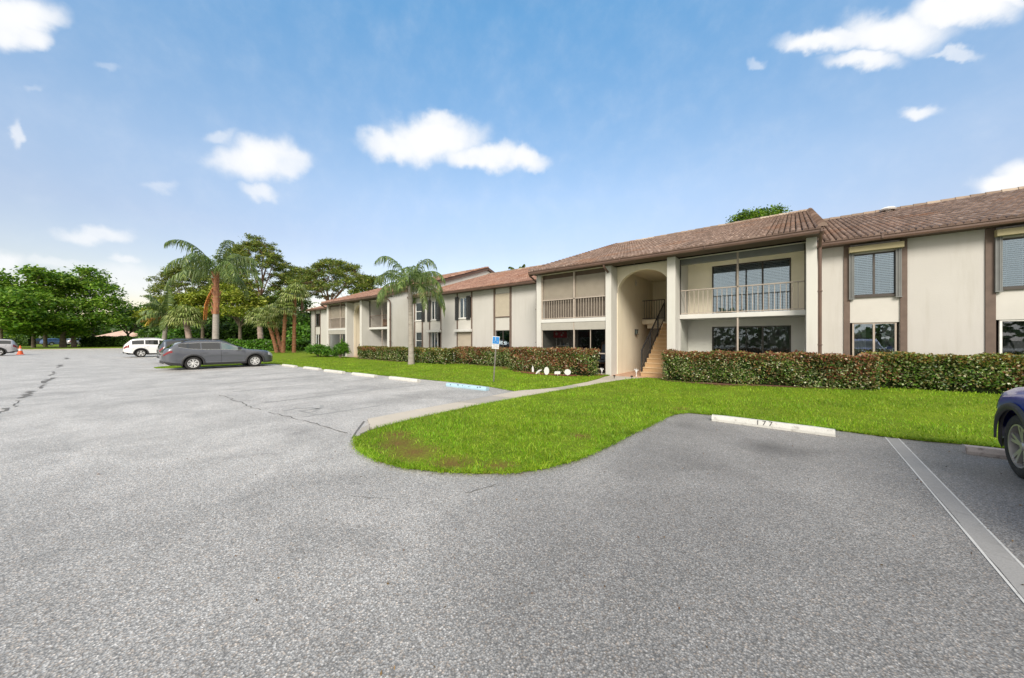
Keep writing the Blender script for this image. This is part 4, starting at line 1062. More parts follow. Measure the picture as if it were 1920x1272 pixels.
o = stop_mesh('wheel_stop', (-8.5, 8.05), 1.83, 'stopb', 'pale blue wheel stop with worn dark marks at the accessible stall', ang=.05)
mk = MB()
for (x, w, z) in ((-.72, .05, .06), (-.38, .08, .08), (-.33, .02, .07), (-.14, .03, .07), (.13, .03, .06), (.2, .02, .075), (.52, .06, .07), (.62, .07, .085)):
    mk.add([(x, -.088 + (z - .045) * .43, z), (x + w, -.088 + (z - .045) * .43, z), (x + w * .8, -.088 + (z + .02 - .045) * .43, z + .025), (x, -.088 + (z + .03 - .045) * .43, z + .03)], [(0, 1, 2, 3)])
w_ = mk.build('worn_mark', MT['ink']); w_.parent = o
for (x, y, lab) in ((-12.0, 7.97, 'first white wheel stop to the left of the pale blue one'), (-14.8, 7.8, 'second white wheel stop from the pale blue one'), (-17.55, 7.72, 'third white wheel stop from the pale blue one'),
                    (-20.3, 7.76, 'fourth white wheel stop from the pale blue one'), (-23.3, 7.66, 'fifth white wheel stop from the pale blue one, nearest the grey wagon')):
    stop_mesh('wheel_stop', (x, y), 1.85, 'stopw', lab, ang=.03)

# ------------------------------------------------------------------ accessible parking sign
t = thing('parking_sign', 'blue and white accessible parking sign on a leaning metal post', 'sign', (-8.8, 9.7, .03))
lean = Vector((.058, .03, 1)).normalized(); b0 = Vector((-8.8, 9.7, 0))
mb = MB(); e = b0 + lean * 1.72; sd = Vector((.8, -.6, 0))
mb.bar(b0 - lean * .1, e, .012, .035); mb.bar(b0 - lean * .1 + Vector((.028, .0, 0)), e + Vector((.028, 0, 0)), .035, .012); mb.build('post', MT['post'], t)
fn = Vector((.63, -.776, 0)); fx = Vector((.776, .63, 0)); up = Vector((lean.x * 1.3, lean.y * 1.3, 1)).normalized(); fx = (fx - up * fx.dot(up)).normalized(); fn = up.cross(fx) * -1
fn = fx.cross(up).normalized()
ctr = b0 + lean * 1.52 + fn * .03
pl = MB(); pl.obox(ctr, fx * .135, up * .235, fn * .003); pn = pl.build('panel', MT['signw'], t, bevel=.002)
MB().obox(ctr + up * .085 + fn * .005, fx * .122, up * .13, fn * .001).build('blue_field', MT['signb'], pn)
MB().obox(ctr - up * .045 + fn * .005, fx * .122, up * .002, fn * .001).build('rule', MT['signb'], pn)
sy = MB(); C0 = ctr + up * .085 + fn * .0075
def sp(a, b): return C0 + fx * a + up * b
arc = [sp(-.01 + .055 * math.cos(a), -.035 + .055 * math.sin(a)) for a in [rad(q) for q in range(115, 361, 20)]]
for p, q in zip(arc, arc[1:]): sy.bar(p, q, .016, .002)
for p, q in (((-.02, .055), (-.012, -.02)), ((-.012, -.02), (.04, -.022)), ((.04, -.022), (.062, -.075)), ((-.017, .02), (.03, .02))): sy.bar(sp(*p), sp(*q), .018, .002)
hd = [sp(-.022 + .018 * math.cos(2 * PI * k / 12), .085 + .018 * math.sin(2 * PI * k / 12)) for k in range(12)]; sy.add(hd, [tuple(range(12))])
sy.build('wheelchair_symbol', MT['signw'], pn)
from mathutils import Matrix
Rm = Matrix((fx, up, fn)).transposed().to_4x4()
for k, s_ in enumerate(('PARKING BY', 'DISABLED', 'PERMIT ONLY')):
    p = ctr - up * (.085 + .05 * k) + fn * .005 - Vector(ORIG[t.name])
    text(s_, 'lettering', pn, .042, p, Rm.to_euler(), 'ink', .0008)

# ------------------------------------------------------------------ cars
def pch(xs, ys):
    xs = np.array(xs, float); ys = np.array(ys, float)
    def f(x):
        x = np.asarray(x, float); k = np.clip(np.searchsorted(xs, x) - 1, 0, len(xs) - 2); h = xs[k + 1] - xs[k]; t = np.clip((x - xs[k]) / h, 0, 1)
        m = np.gradient(ys, xs); d = np.diff(ys) / np.diff(xs)
        m[0] = d[0]; m[-1] = d[-1]
        for i in range(1, len(xs) - 1):
            m[i] = 0 if d[i - 1] * d[i] <= 0 else 2 * d[i - 1] * d[i] / (d[i - 1] + d[i])
        return (1 + 2 * t) * (1 - t) ** 2 * ys[k] + t * (1 - t) ** 2 * h * m[k] + t * t * (3 - 2 * t) * ys[k + 1] + t * t * (t - 1) * h * m[k + 1]
    return f

def wheel(root, x, y, r, w, rimm, side, spokes=5, rr=.66):
    wh = MB()
    def lathe(mb, prof, n=36, mi=0):
        V = []; F = []
        for i in range(n):
            a = 2 * PI * i / n
            for (q, d) in prof: V.append((x + q * math.cos(a), y + d * side, r + q * math.sin(a)))
        k = len(prof)
        for i in range(n):
            for j in range(k - 1):
                f = (i * k + j, ((i + 1) % n) * k + j, ((i + 1) % n) * k + j + 1, i * k + j + 1); F.append(f if side > 0 else f[::-1])
        mb.add(V, F, mi)
    R2 = r * rr
    lathe(wh, [(R2 * .98, -w), (r * .93, -w), (r, -w * .8), (r, -.03), (r * .985, -.008), (r * .92, .006), (r * .8, .01), (R2 * 1.02, .002), (R2 * .98, -.02), (R2 * .97, -.06)])
    o = wh.build('wheel', MT['tyre'], root, True, sharp=50)
    rm = MB()
    lathe(rm, [(R2 * .99, -.012), (R2 * .985, .002), (R2 * .92, .002), (R2 * .9, -.03), (R2 * .89, -.12)], 36, 0)
    lathe(rm, [(R2 * .9, -.085), (.02, -.085), (.0, -.085)], 24, 1)
    for k in range(spokes):
        a = 2 * PI * k / spokes + PI / 2
        for da in (-.17, .17):
            c, s_ = math.cos(a + da), math.sin(a + da); c0, s0 = math.cos(a + da * .35), math.sin(a + da * .35)
            p0 = Vector((x + c0 * R2 * .16, y - .03 * side, r + s0 * R2 * .16)); p1 = Vector((x + c * R2 * .93, y - .012 * side, r + s_ * R2 * .93))
            d = (p1 - p0); l = d.length; d.normalize(); n_ = Vector((0, side, 0)); t_ = d.cross(n_).normalized()
            w0, w1 = R2 * .07, R2 * .075
            V = [p0 - t_ * w0, p0 + t_ * w0, p1 + t_ * w1, p1 - t_ * w1]; V += [v - n_ * .04 for v in V]
            rm.add(V, [(0, 1, 2, 3), (3, 2, 6, 7), (1, 0, 4, 5), (0, 3, 7, 4), (2, 1, 5, 6)], 0)
    lathe(rm, [(.0, -.015), (R2 * .14, -.018), (R2 * .2, -.03), (R2 * .2, -.08)], 16, 0)
    rm.build('rim', [MT[rimm], MT['rimdk']], o, True, sharp=30)
    return o

def car(name, label, loc, heading, P, paint, glass='carglass', group=None, frontglass=None, detail=True):
    """P: length, width, wheelbase, xf (front axle), wheel radius, top/belt tables over x; built with +x forward about the origin"""
    root = thing(name, label, 'car', (0, 0, 0), group)
    Lh = P['L'] / 2; W = P['W'] / 2; r = P['r']; xa = [P['xf'], P['xf'] - P['wb']]; ra = P.get('ra', r * 1.17)
    top = pch(*zip(*P['top'])); belt = pch(*zip(*P['belt'])); sill = P.get('sill', .24)
    bot = pch([-Lh, -Lh + .12, -Lh + .6, Lh - .7, Lh - .15, Lh], [.42, .36, sill, sill, .24, .3])
    xs = set(np.round(np.linspace(-Lh, Lh, 46), 4))
    for x in xa:
        for a in np.linspace(0, PI, 15): xs.add(round(x + ra * math.cos(a) * .9999, 4))
        xs.add(round(x + ra + .004, 4)); xs.add(round(x - ra - .004, 4))
    for x in (.01, .03, .07, .13, .2, .3): xs.add(round(Lh - x, 4)); xs.add(round(-Lh + x, 4))
    for w in P['win']: xs.add(w[0]); xs.add(w[1])
    for d in P['doors']: xs.add(d[0]); xs.add(d[1])
    for w in (P['ws'], P['rw']): xs.add(w[0]); xs.add(w[1])
    xs = np.array(sorted(xs)); keep = [0]
    for i in range(1, len(xs)):
        if xs[i] - xs[keep[-1]] > .003: keep.append(i)
    xs = xs[keep]; n = len(xs)
    T = top(xs); B = np.minimum(belt(xs), T - .03); Z0 = bot(xs).copy()
    for x in xa:
        m = np.abs(xs - x) < ra; Z0[m] = np.maximum(Z0[m], r + np.sqrt(np.maximum(0, ra ** 2 - (xs[m] - x) ** 2)))
    Z0 = np.minimum(Z0, B - .06)
    ef = Lh - xs; er = xs + Lh
    pf = P.get('nose', .62); pr = P.get('tailw', .8)
    hw = W * (1 - (1 - pf) * np.clip(1 - ef / .55, 0, 1) ** 2.6) * (1 - (1 - pr) * np.clip(1 - er / .5, 0, 1) ** 2.8)
    g = np.clip((T - B) / .38, 0, 1)
    rw = hw * (.9 * (1 - g) + P.get('roofw', .72) * g)
    flare = np.zeros(n)
    for x in xa: flare = np.maximum(flare, .018 * np.exp(-((xs - x) / (ra * 1.15)) ** 4))
    rows = []
    h = B - Z0
    rows.append((hw * .955 + flare, Z0)); rows.append((hw * .99 + flare, Z0 + .14 * h)); rows.append((hw * .98 + flare * .8, Z0 + .42 * h)); rows.append((hw * 1.0 + flare * .3, Z0 + .72 * h))
    rows.append((hw * .985, Z0 + .86 * h)); rows.append((hw * .955, B))
    tz = T - .055 * g - .012; dz = np.maximum(tz - B, .004)
    for f in (.09, .86): rows.append((hw * .955 * (1 - f) + rw * f, B + dz * f))
    rows.append((rw, tz)); rows.append((rw * .93, T - .016 * g - .004)); rows.append((rw * .6, T + .004)); rows.append((rw * 0, T + .012))
    K = len(rows)
    V = []
    for s_ in (1, -1):
        for (y, z) in rows:
            for i in range(n): V.append((xs[i], s_ * y[i], z[i]))
    def vid(s_, k, i): return (0 if s_ > 0 else K * n) + k * n + i
    parts = {}
    def put(key, f): parts.setdefault(key, []).append(f)
    for s_ in (1, -1):
        for k in range(K - 1):
            for i in range(n - 1):
                xm = (xs[i] + xs[i + 1]) / 2
                f = (vid(s_, k, i), vid(s_, k, i + 1), vid(s_, k + 1, i + 1), vid(s_, k + 1, i))
                if s_ > 0: f = f[::-1]
                key = 'body'
                if k == 6:
                    for q, w in enumerate(P['win']):
                        if w[0] <= xm <= w[1] and g[i] > .12: key = ('window', s_, q)
                elif k >= 9 and P['ws'][0] < xm < P['ws'][1]: key = 'windshield'
                elif k >= 9 and P['rw'][0] < xm < P['rw'][1]: key = 'rear_window'
                elif 1 <= k <= 4 and any(d[0] <= xm <= d[1] for d in P['doors']):
                    q = [d[0] <= xm <= d[1] for d in P['doors']].index(True); key = ('door', s_, q)
                elif k == 0 and P.get('clad'): key = 'cladding'
                put(key, f)
    for i in (0, n - 1):
        loop = [vid(1, k, i) for k in range(K)] + [vid(-1, k, i) for k in range(K - 2, -1, -1)]
        put('body', tuple(loop if i else loop[::-1]))
    # underside with wheel wells
    und = MB(); und.box(-Lh + .25, xa[1] - ra - .02, -W * .88, W * .88, .26, .5); und.box(xa[1] + ra, xa[0] - ra, -W * .9, W * .9, sill - .02, .5); und.box(xa[0] + ra, Lh - .2, -W * .8, W * .8, .26, .5)
    und.box(-Lh + .2, Lh - .2, -W * .62, W * .62, .3, .85)
    und.box(xa[1] - ra - .02, xa[1] + ra + .02, -W * .66, W * .66, .25, .95); und.box(xa[0] - ra - .02, xa[0] + ra + .02, -W * .66, W * .66, .25, min(.95, float(B.max()) - .1))
    V = np.array(V)
    def sub(name_, F, m, parent):
        idx = sorted({i for f in F for i in f}); mp = {a: b for b, a in enumerate(idx)}
        return np_mesh(name_, V[idx], [tuple(mp[i] for i in f) for f in F], m, parent, None, True, sharp=45)
    body = sub('body', parts['body'], MT[paint], root)
    und.build('underbody', MT['plastic'], root)
    for key, F in parts.items():
        if key == 'body': continue
        nm = key if isinstance(key, str) else key[0]
        gm = glass
        if isinstance(key, tuple) and key[0] == 'window' and frontglass and key[2] == len(P['win']) - 1: gm = frontglass
        m = MT['plastic'] if nm == 'cladding' else MT[paint] if nm == 'door' else MT[gm]
        o = sub(nm, F, m, root)
        if nm == 'door' and detail:
            q = P['doors'][key[2]]; s_ = key[1]; j = int(np.argmin(np.abs(xs - (q[0] + .16)))); y = float(rows[4][0][j]); z = float(rows[4][1][j]) - .03
            MB().box(q[0] + .06, q[0] + .27, *sorted((s_ * (y - .01), s_ * (y + .035))), z - .018, z + .018).build('handle', MT[paint], o, bevel=.008)
            # dark shut lines round the door
            sm = MB()
            for xe in q:
                i = int(np.argmin(np.abs(xs - xe)))
                for k in range(1, 5):
                    a = (xs[i], s_ * (rows[k][0][i] + .002), rows[k][1][i]); b = (xs[i], s_ * (rows[k + 1][0][i] + .002), rows[k + 1][1][i]); sm.bar(a, b, .004, .008)
            sm.build('shut_line', MT['plastic'], o)
    if P.get('trimline'):
        tl = MB()
        for s_ in (1, -1):
            i0 = int(np.argmin(np.abs(xs - P['win'][0][0]))); i1 = int(np.argmin(np.abs(xs - P['win'][-1][1])))
            for k in (6, 7):
                for i in range(i0, i1):
                    if g[i] > .1 and g[i + 1] > .05:
                        tl.bar((xs[i], s_ * (rows[k][0][i] + .004), rows[k][1][i]), (xs[i + 1], s_ * (rows[k][0][i + 1] + .004), rows[k][1][i + 1]), .012, .022)
        tl.build('window_trim', MT['chrome'], root)
    if P.get('rails'):
        rl = MB()
        for s_ in (1, -1):
            x0, x1 = P['rails']; pts = []
            for x in np.linspace(x0, x1, 9):
                e = min(1, min(x - x0, x1 - x) / .22 + .02); j = int(np.argmin(np.abs(xs - x))); pts.append((x, s_ * float(rows[9][0][j]) * 1.0, float(T[j]) - .02 + .07 * e))
            rl.tube(pts, .022, 6)
        rl.build('roof_rail', MT['plastic' if paint != 'pwhite' else 'chrome'], root, True)
    if P.get('clad'):
        for s_ in (1, -1):
            for x in xa:
                cl = MB(); m_ = 22; pts = []
                for k in range(m_ + 1):
                    a = PI * k / m_; 
                    for (rr, out) in ((ra * .985, -.005), (ra * 1.03, .016), (ra * 1.16, .012), (ra * 1.19, -.012)):
                        px = x + rr * math.cos(a); pz = r + rr * math.sin(a) if a not in (0, PI) else r
                        yy = float(np.interp(px, xs, hw)) + .018; pts.append((px, s_ * (yy + out), pz))
                for d in (0, m_):   # down to the sill
                    pass
                F = []
                for k in range(m_):
                    for q in range(3):
                        f = (k * 4 + q, k * 4 + q + 1, (k + 1) * 4 + q + 1, (k + 1) * 4 + q); F.append(f if s_ < 0 else f[::-1])
                cl.add(pts, F); cl.build('arch_trim', MT['plastic'], root, True, sharp=60)
    for x in xa:
        for s_ in (1, -1): wheel(root, x, s_ * (W * .965), r, .2, P.get('rim', 'rim'), s_, P.get('spokes', 5), P.get('rr', .68))
    i = int(np.argmin(np.abs(xs - P['ws'][0]))); jm = int(np.argmin(np.abs(xs - (P['mx']))))
    for s_ in (1, -1):
        y = float(hw[jm]) * .96; z = float(B[jm]) + .05
        MB().box(P['mx'] - .06, P['mx'] + .09, *sorted((s_ * (y + .06), s_ * (y + .24))), z, z + .15).box(P['mx'] - .01, P['mx'] + .05, *sorted((s_ * (y - .06), s_ * (y + .06))), z + .01, z + .05).build('wing_mirror', MT[P.get('mirror', paint)], root, bevel=.035)
        # lamps follow the body surface
        def patch(nm, x0, x1, k0, k1, m):
            ii = [q for q in range(n) if x0 <= xs[q] <= x1]; 
            if len(ii) < 2: return
            VV = []; FF = []; kk = list(range(k0, k1 + 1))
            for q in ii:
                for k in kk: VV.append((xs[q] + (.006 if x0 > 0 else -.006), s_ * (rows[k][0][q] + .006), rows[k][1][q] + .002))
            for a in range(len(ii) - 1):
                for b in range(len(kk) - 1):
                    f = (a * len(kk) + b, (a + 1) * len(kk) + b, (a + 1) * len(kk) + b + 1, a * len(kk) + b + 1); FF.append(f if s_ < 0 else f[::-1])
            MB().add(VV, FF).build(nm, MT[m], root, True)
        patch('headlight', Lh - P.get('hl', .34), Lh - .02, 3, 5, 'lamp'); patch('taillight', -Lh + .0, -Lh + P.get('tl', .3), 3, P.get('tk', 5), 'tail')
    MB().box(Lh - .02, Lh + .012, -W * .5, W * .5, .42, .62).build('grille', MT['plastic'], root, bevel=.01)
    MB().box(-Lh - .012, -Lh + .02, -W * .68, W * .68, .36, .5).build('rear_bumper', MT['plastic'], root, bevel=.01)
    root.location = loc; root.rotation_euler.z = heading
    return root
HY = PI / 2
WAGON = dict(L=4.86, W=1.86, wb=2.75, xf=1.45, r=.345, ra=.41, clad=True, rails=(-1.75, .25), trimline=True, nose=.66,
    top=[(-2.43, .95), (-2.36, 1.06), (-2.2, 1.2), (-1.8, 1.47), (-1.5, 1.535), (-.6, 1.59), (-.15, 1.575), (.06, 1.535), (.95, 1.10), (1.2, 1.05), (2.0, .96), (2.3, .84), (2.43, .7)],
    belt=[(-2.43, .9), (-2.2, 1.14), (-1.9, 1.19), (-1.45, 1.09), (-.9, 1.045), (0, 1.02), (.95, .985), (1.4, .97), (2.0, .9), (2.3, .78), (2.43, .66)],
    win=[(-1.88, -1.0), (-.95, -.16), (-.1, .82)], doors=[(-1.0, -.13), (-.12, .95)], ws=(.02, .93), rw=(-2.25, -1.72), mx=.66, mirror='plastic', rim='rim', tl=.36, hl=.4, tk=4, spokes=7)
SUV = dict(L=4.65, W=1.84, wb=2.7, xf=1.4, r=.355, ra=.42, clad=True, nose=.66,
    top=[(-2.32, .95), (-2.27, 1.1), (-2.1, 1.35), (-1.85, 1.6), (-1.5, 1.66), (-.5, 1.7), (-.05, 1.67), (.2, 1.6), (.98, 1.16), (1.25, 1.12), (1.95, 1.04), (2.22, .92), (2.32, .76)],
    belt=[(-2.32, .9), (-2.1, 1.1), (-1.4, 1.12), (0, 1.07), (1.1, 1.04), (1.95, .97), (2.22, .84), (2.32, .7)],
    win=[(-1.85, -1.1), (-1.03, -.2), (-.13, .8)], doors=[(-1.06, -.16), (-.15, .95)], ws=(.15, .98), rw=(-2.2, -1.82), mx=.66, tl=.4, hl=.42, tk=6)
BOXY = dict(SUV, top=[(-2.32, 1.0), (-2.29, 1.18), (-2.2, 1.4), (-2.05, 1.57), (-1.6, 1.63), (-.5, 1.65), (-.05, 1.63), (.2, 1.57), (.98, 1.2), (1.25, 1.15), (1.95, 1.08), (2.22, .98), (2.32, .8)],
            rw=(-2.28, -2.04), win=[(-2.0, -1.1), (-1.03, -.2), (-.13, .8)], rails=(-1.7, .2), tl=.26)
CROSS = dict(SUV, L=4.3, rim='rimgrey', xf=1.29, wb=2.6, r=.372, ra=.43, W=1.82, rr=.7, nose=.7, hl=.3,
    top=[(-2.15, .95), (-2.1, 1.1), (-1.9, 1.4), (-1.7, 1.58), (-1.3, 1.62), (-.4, 1.64), (-.2, 1.6), (.05, 1.54), (.78, 1.16), (1.05, 1.12), (1.7, 1.06), (2.0, .95), (2.15, .78)],
    belt=[(-2.15, .9), (-1.9, 1.1), (-1.3, 1.1), (0, 1.04), (1.0, 1.02), (1.75, .96), (2.02, .86), (2.15, .72)],
    win=[(-1.6, -1.0), (-.95, -.26), (-.2, .62)], doors=[(-.98, -.22), (-.21, .72)], ws=(.02, .78), rw=(-2.0, -1.68), mx=.12)
car('parked_car', 'slate grey station wagon with roof rails parked nose in by the grass strip', (-25.93, 4.95, 0), HY, WAGON, 'pgrey', frontglass='carglassl')
car('parked_car', 'dark blue boxy sport utility car half hidden behind the grey wagon', (-33.2, 5.4, 0), HY, BOXY, 'pdark')
car('parked_car', 'white sport utility car parked farther off beyond the dark blue one', (-46.6, 4.45, 0), HY, dict(SUV, rails=(-1.5, .1)), 'pwhite')
car('parked_car', 'deep blue crossover with black wheel arch trim entering at the right edge', (2.045 + .91, 7.02 - 1.29, 0), HY, CROSS, 'pblue')
car('parked_car', 'silver van like car cut by the left edge beside the orange cone', (-61.3, -6.7, 0), -HY, dict(BOXY, rails=None), 'psilver')
for (px, d, P, m, lab, hd) in ((105, 84, SUV, 'pblue2', 'mid blue car in the shade beneath the far left trees', .6), (72, 86, SUV, 'pblack', 'black car in the shade left of the mid blue one', .6), (148, 82, SUV, 'psilver', 'silver car glimpsed behind the thick palm trunk under the trees', .6)):
    x, y = at(px, d); car('parked_car', lab, (x, y, .1), hd + HY, P, m, detail=False, group='cars under the far trees')

# traffic cone
x, y = -64.0, -4.4
t = thing('traffic_cone', 'orange traffic cone with white collar beside the silver van like car', 'cone', (x, y, 0))
MB().box(x - .26, x + .26, y - .26, y + .26, 0, .05).build('base', MT['orange'], t, bevel=.02)
MB().tube([(x, y, .05), (x, y, .4)], [.2, .135], 16).tube([(x, y, .62), (x, y, .95)], [.098, .04], 16).build('cone', MT['orange'], t, True)
MB().tube([(x, y, .4), (x, y, .62)], [.137, .1], 16).build('collar', MT['signw'], t, True)

# ------------------------------------------------------------------ palms
def frond(VV, FF, c, az, el, L, leaflet, droop, n=62, w=.028, fold=.8):
    """pinnate frond: returns the rachis points; leaflets hang from both sides"""
    p = Vector(c); d = Vector((math.cos(az) * math.cos(el), math.sin(az) * math.cos(el), math.sin(el))); pts = [p.copy()]; st = L / n
    side = Vector((-math.sin(az), math.cos(az), 0)); out = Vector((math.cos(az), math.sin(az), 0))
    for i in range(n):
        d = (d + Vector((0, 0, -droop * st * (0.2 + 2.0 * (i / n) ** 1.6)))).normalized(); p = p + d * st; pts.append(p.copy())
        t = (i + 1) / n
        if t < .1: continue
        ll = leaflet * (math.sin(PI * min(1, .18 + t * .76)) ** .5) * rnd.uniform(.75, 1.2)
        for s_ in (1, -1):
            o = (side * s_ * rnd.uniform(.45, .9) + d * .45 + out * .15 * d.z + Vector((0, 0, .15 - fold * rnd.uniform(.4, 1.2)))).normalized()
            m = p + o * ll * .45; e = m + (o * .35 + Vector((0, 0, -1.0 * fold - .3))).normalized() * ll * .65
            wv = d * w * .5 + Vector((rnd.uniform(-.3, .3), rnd.uniform(-.3, .3), 0)) * w
            b = len(VV); VV += [p - wv, p + wv, m + wv * 1.1, m - wv * 1.1, e]
            FF += [(b, b + 1, b + 2, b + 3), (b + 3, b + 2, b + 4)]
    return pts

def queen_palm(label, base, h, r0, r1, fr_len, nf, leaflet, lean=(0, 0), trunk='palegrey', upper=None, split=.6, dead=0, group=None, w=.035, droop=.42, elr=(-.5, 1.35)):
    t = thing('palm_tree', label, 'palm tree', (*base, 0), group)
    n = 14; P = []; R = []
    for i in range(n + 1):
        f = i / n; P.append((base[0] + lean[0] * f ** 1.3, base[1] + lean[1] * f ** 1.3, h * f)); R.append((r0 + (r1 - r0) * f) * (1.25 if i == 0 else 1.06 if i == 1 else 1))
    if upper:
        k = int(n * split); mb = MB().tube(P[:k + 1], R[:k + 1], 12); mb.build('trunk', MT[trunk], t, True, sharp=70)
        mu = MB().tube(P[k:], [q * 1.05 for q in R[k:]], 12)
        for _ in range(26):
            j = rnd.randint(k, n - 1); a = rnd.uniform(0, 2 * PI); b0 = Vector(P[j]) + Vector((math.cos(a), math.sin(a), 0)) * R[j]
            mu.tube([b0, b0 + Vector((math.cos(a) * .08, math.sin(a) * .08, .3)), b0 + Vector((math.cos(a) * .16, math.sin(a) * .16, .5))], [.06, .045, .02], 5)
        mu.build('leaf_bases', MT[upper], t, True, sharp=60)
    else:
        MB().tube(P, R, 12).build('trunk', MT[trunk], t, True, sharp=70)
    c = P[-1]; VV, FF = [], []; rach = MB()
    for k in range(nf):
        az = k * 2.399 + rnd.uniform(-.3, .3); f = k / nf; el = elr[1] + (elr[0] - elr[1]) * f ** .8 + rnd.uniform(-.12, .12)
        pts = frond(VV, FF, (c[0], c[1], c[2] - .05 + .25 * (1 - f)), az, el, fr_len * rnd.uniform(.85, 1.1), leaflet, droop * rnd.uniform(.8, 1.25), w=w)
        rach.tube(pts[::3], [.035 - .03 * i / len(pts[::3]) for i in range(len(pts[::3]))], 5)
    np_mesh('crown', [tuple(v) for v in VV], FF, MT['palm'], t)
    rach.build('rachis', MT['palm'], t)
    if dead:
        VV, FF = [], []; rb = MB()
        for k in range(dead):
            az = 3.7 + k * .2; pts = frond(VV, FF, (c[0] + math.cos(az) * .15, c[1] + math.sin(az) * .15, c[2] - dead * .05 - 1.1), az, -1.0, fr_len * .8, leaflet * .35, .9, w=w * .8)
            rb.tube(pts[::3], .03, 5)
        np_mesh('dead_frond', [tuple(v) for v in VV], FF, MT['dead'], t); rb.build('dead_stalk', MT['dead'], t)
    return t
queen_palm('slender grey trunked queen palm with drooping fronds on the lawn by the hedge', (-18.35, 12.7), hz(536, 21.4), .18, .13, 2.95, 17, .72, (-.05, -.05), w=.036, droop=.9, elr=(.0, 1.08))
x, y = at(404, 31); queen_palm('tall queen palm with rust coloured upper trunk and hanging dead fronds behind the grey wagon', (x, y), hz(508, 31), .26, .19, 4.1, 16, 1.05, (-.1, .1), upper='rustpalm', split=.55, dead=2, w=.055, droop=.62, elr=(.05, 1.15))
x, y = at(306, 50); queen_palm('smaller grey palm with yellow and orange old fronds behind the white car', (x, y), hz(588, 50), .3, .2, 3.5, 14, 1.0, (.7, .4), w=.12, droop=.34, dead=0)
def hang(px, d, py, mats, n, L):
    x, y = at(px, d); z = hz(py, d)
    return x, y, z
t = bpy.data.objects['palm_tree.002']
o3 = t.location
for (m, n_, az0) in (('deady', 4, 3.3), ('dead', 3, 3.9)):
    VV, FF = [], []
    for k in range(n_): frond(VV, FF, (o3.x + .7, o3.y + .4, hz(588, 50)), az0 + k * .2, .2 - .12 * k, 3.4, .8, .34, w=.1)
    ob = np_mesh('dead_frond', [tuple(v) for v in VV], FF, MT[m], t); ob.data.materials[0] = MT[m]
x, y = at(974, 60); queen_palm('palm top just showing above the roof ridge between the blocks', (x, y), hz(520, 60), .28, .22, 2.6, 16, .8, w=.1, droop=.4, elr=(-.2, 1.2))

def fan_palm(label, base, h, r, lean, size, nf, trunk, group=None, leaf='fan'):
    t = thing('fan_palm', label, 'palm tree', (*base, 0), group)
    n = 8; P = [(base[0] + lean[0] * (i / n) ** 1.2, base[1] + lean[1] * (i / n) ** 1.2, h * i / n) for i in range(n + 1)]
    mb = MB().tube(P, [r * (1.25 - .3 * i / n) for i in range(n + 1)], 10)
    for _ in range(30):
        j = rnd.randint(1, n - 1); a = rnd.uniform(0, 2 * PI); b0 = Vector(P[j]) + Vector((math.cos(a), math.sin(a), 0)) * r * .9
        mb.tube([b0, b0 + Vector((math.cos(a) * .1, math.sin(a) * .1, .22))], [.05, .02], 4)
    mb.build('trunk', MT[trunk], t, True, sharp=60)
    V, F = [], []; c = Vector(P[-1])
    for k in range(nf):
        az = k * 2.399 + rnd.uniform(-.3, .3); el = 1.35 - 1.75 * (k / nf) ** .85
        d = Vector((math.cos(az) * math.cos(el), math.sin(az) * math.cos(el), math.sin(el))); pet = size * rnd.uniform(.55, .8); b = c + d * pet
        s_ = Vector((-math.sin(az), math.cos(az), 0)); u = d
        base_i = len(V); pw = s_ * .02; V += [c - pw, c + pw, b + pw, b - pw]; F.append((base_i, base_i + 1, base_i + 2, base_i + 3))
        for q in range(15):
            a = -1.75 + 3.5 * q / 14; dd = (u * math.cos(a) + s_ * math.sin(a)).normalized(); l = size * (.75 + .25 * math.cos(a)) * rnd.uniform(.85, 1.1)
            wv = dd.cross(u.cross(s_)).normalized() * size * .055
            m = b + dd * l * .6; e = m + (dd * .55 + Vector((0, 0, -.75))).normalized() * l * .5; i0 = len(V)
            V += [b - wv * .25, b + wv * .25, m + wv, m - wv, e]; F += [(i0, i0 + 1, i0 + 2, i0 + 3), (i0 + 3, i0 + 2, i0 + 4)]
    np_mesh('crown', [tuple(v) for v in V], F, MT[leaf], t)
    return t
def fp(label, bpx, tpx, tpy, d, size, nf, trunk, r=.17, group='fan palms left of the building', by=0):
    b = at(bpx, d); e = at(tpx, d + by); return fan_palm(label, b, hz(tpy, d), r, (e[0] - b[0], e[1] - b[1]), size * .8, nf, trunk, group)
fp('fan palm with rust trunk leaning left, leftmost stem of the clump', 519, 503, 605, 40, 1.35, 22, 'rustpalm')
fp('fan palm of the clump leaning left, second stem from the left', 527, 511, 592, 40.5, 1.4, 22, 'rustpalm')
fp('upright bright fan palm in the middle of the clump', 531, 535, 583, 39.5, 1.4, 24, 'rustpalm')
fp('tallest straight fan palm of the clump nearest the building', 551, 553, 555, 40, 1.5, 24, 'rustpalm')
fp('short thick booted sabal palm left of the clump of fan palms', 490, 486, 598, 47, 1.6, 26, 'boots', .3)
fp('sabal palm with crisscross boots between the white car and the tall queen palm', 358, 348, 600, 47, 2.0, 26, 'boots', .3, None)
fp('stubby palm with ragged boots in the far left shade', 139, 137, 625, 66, 1.3, 16, 'boots', .3, None)

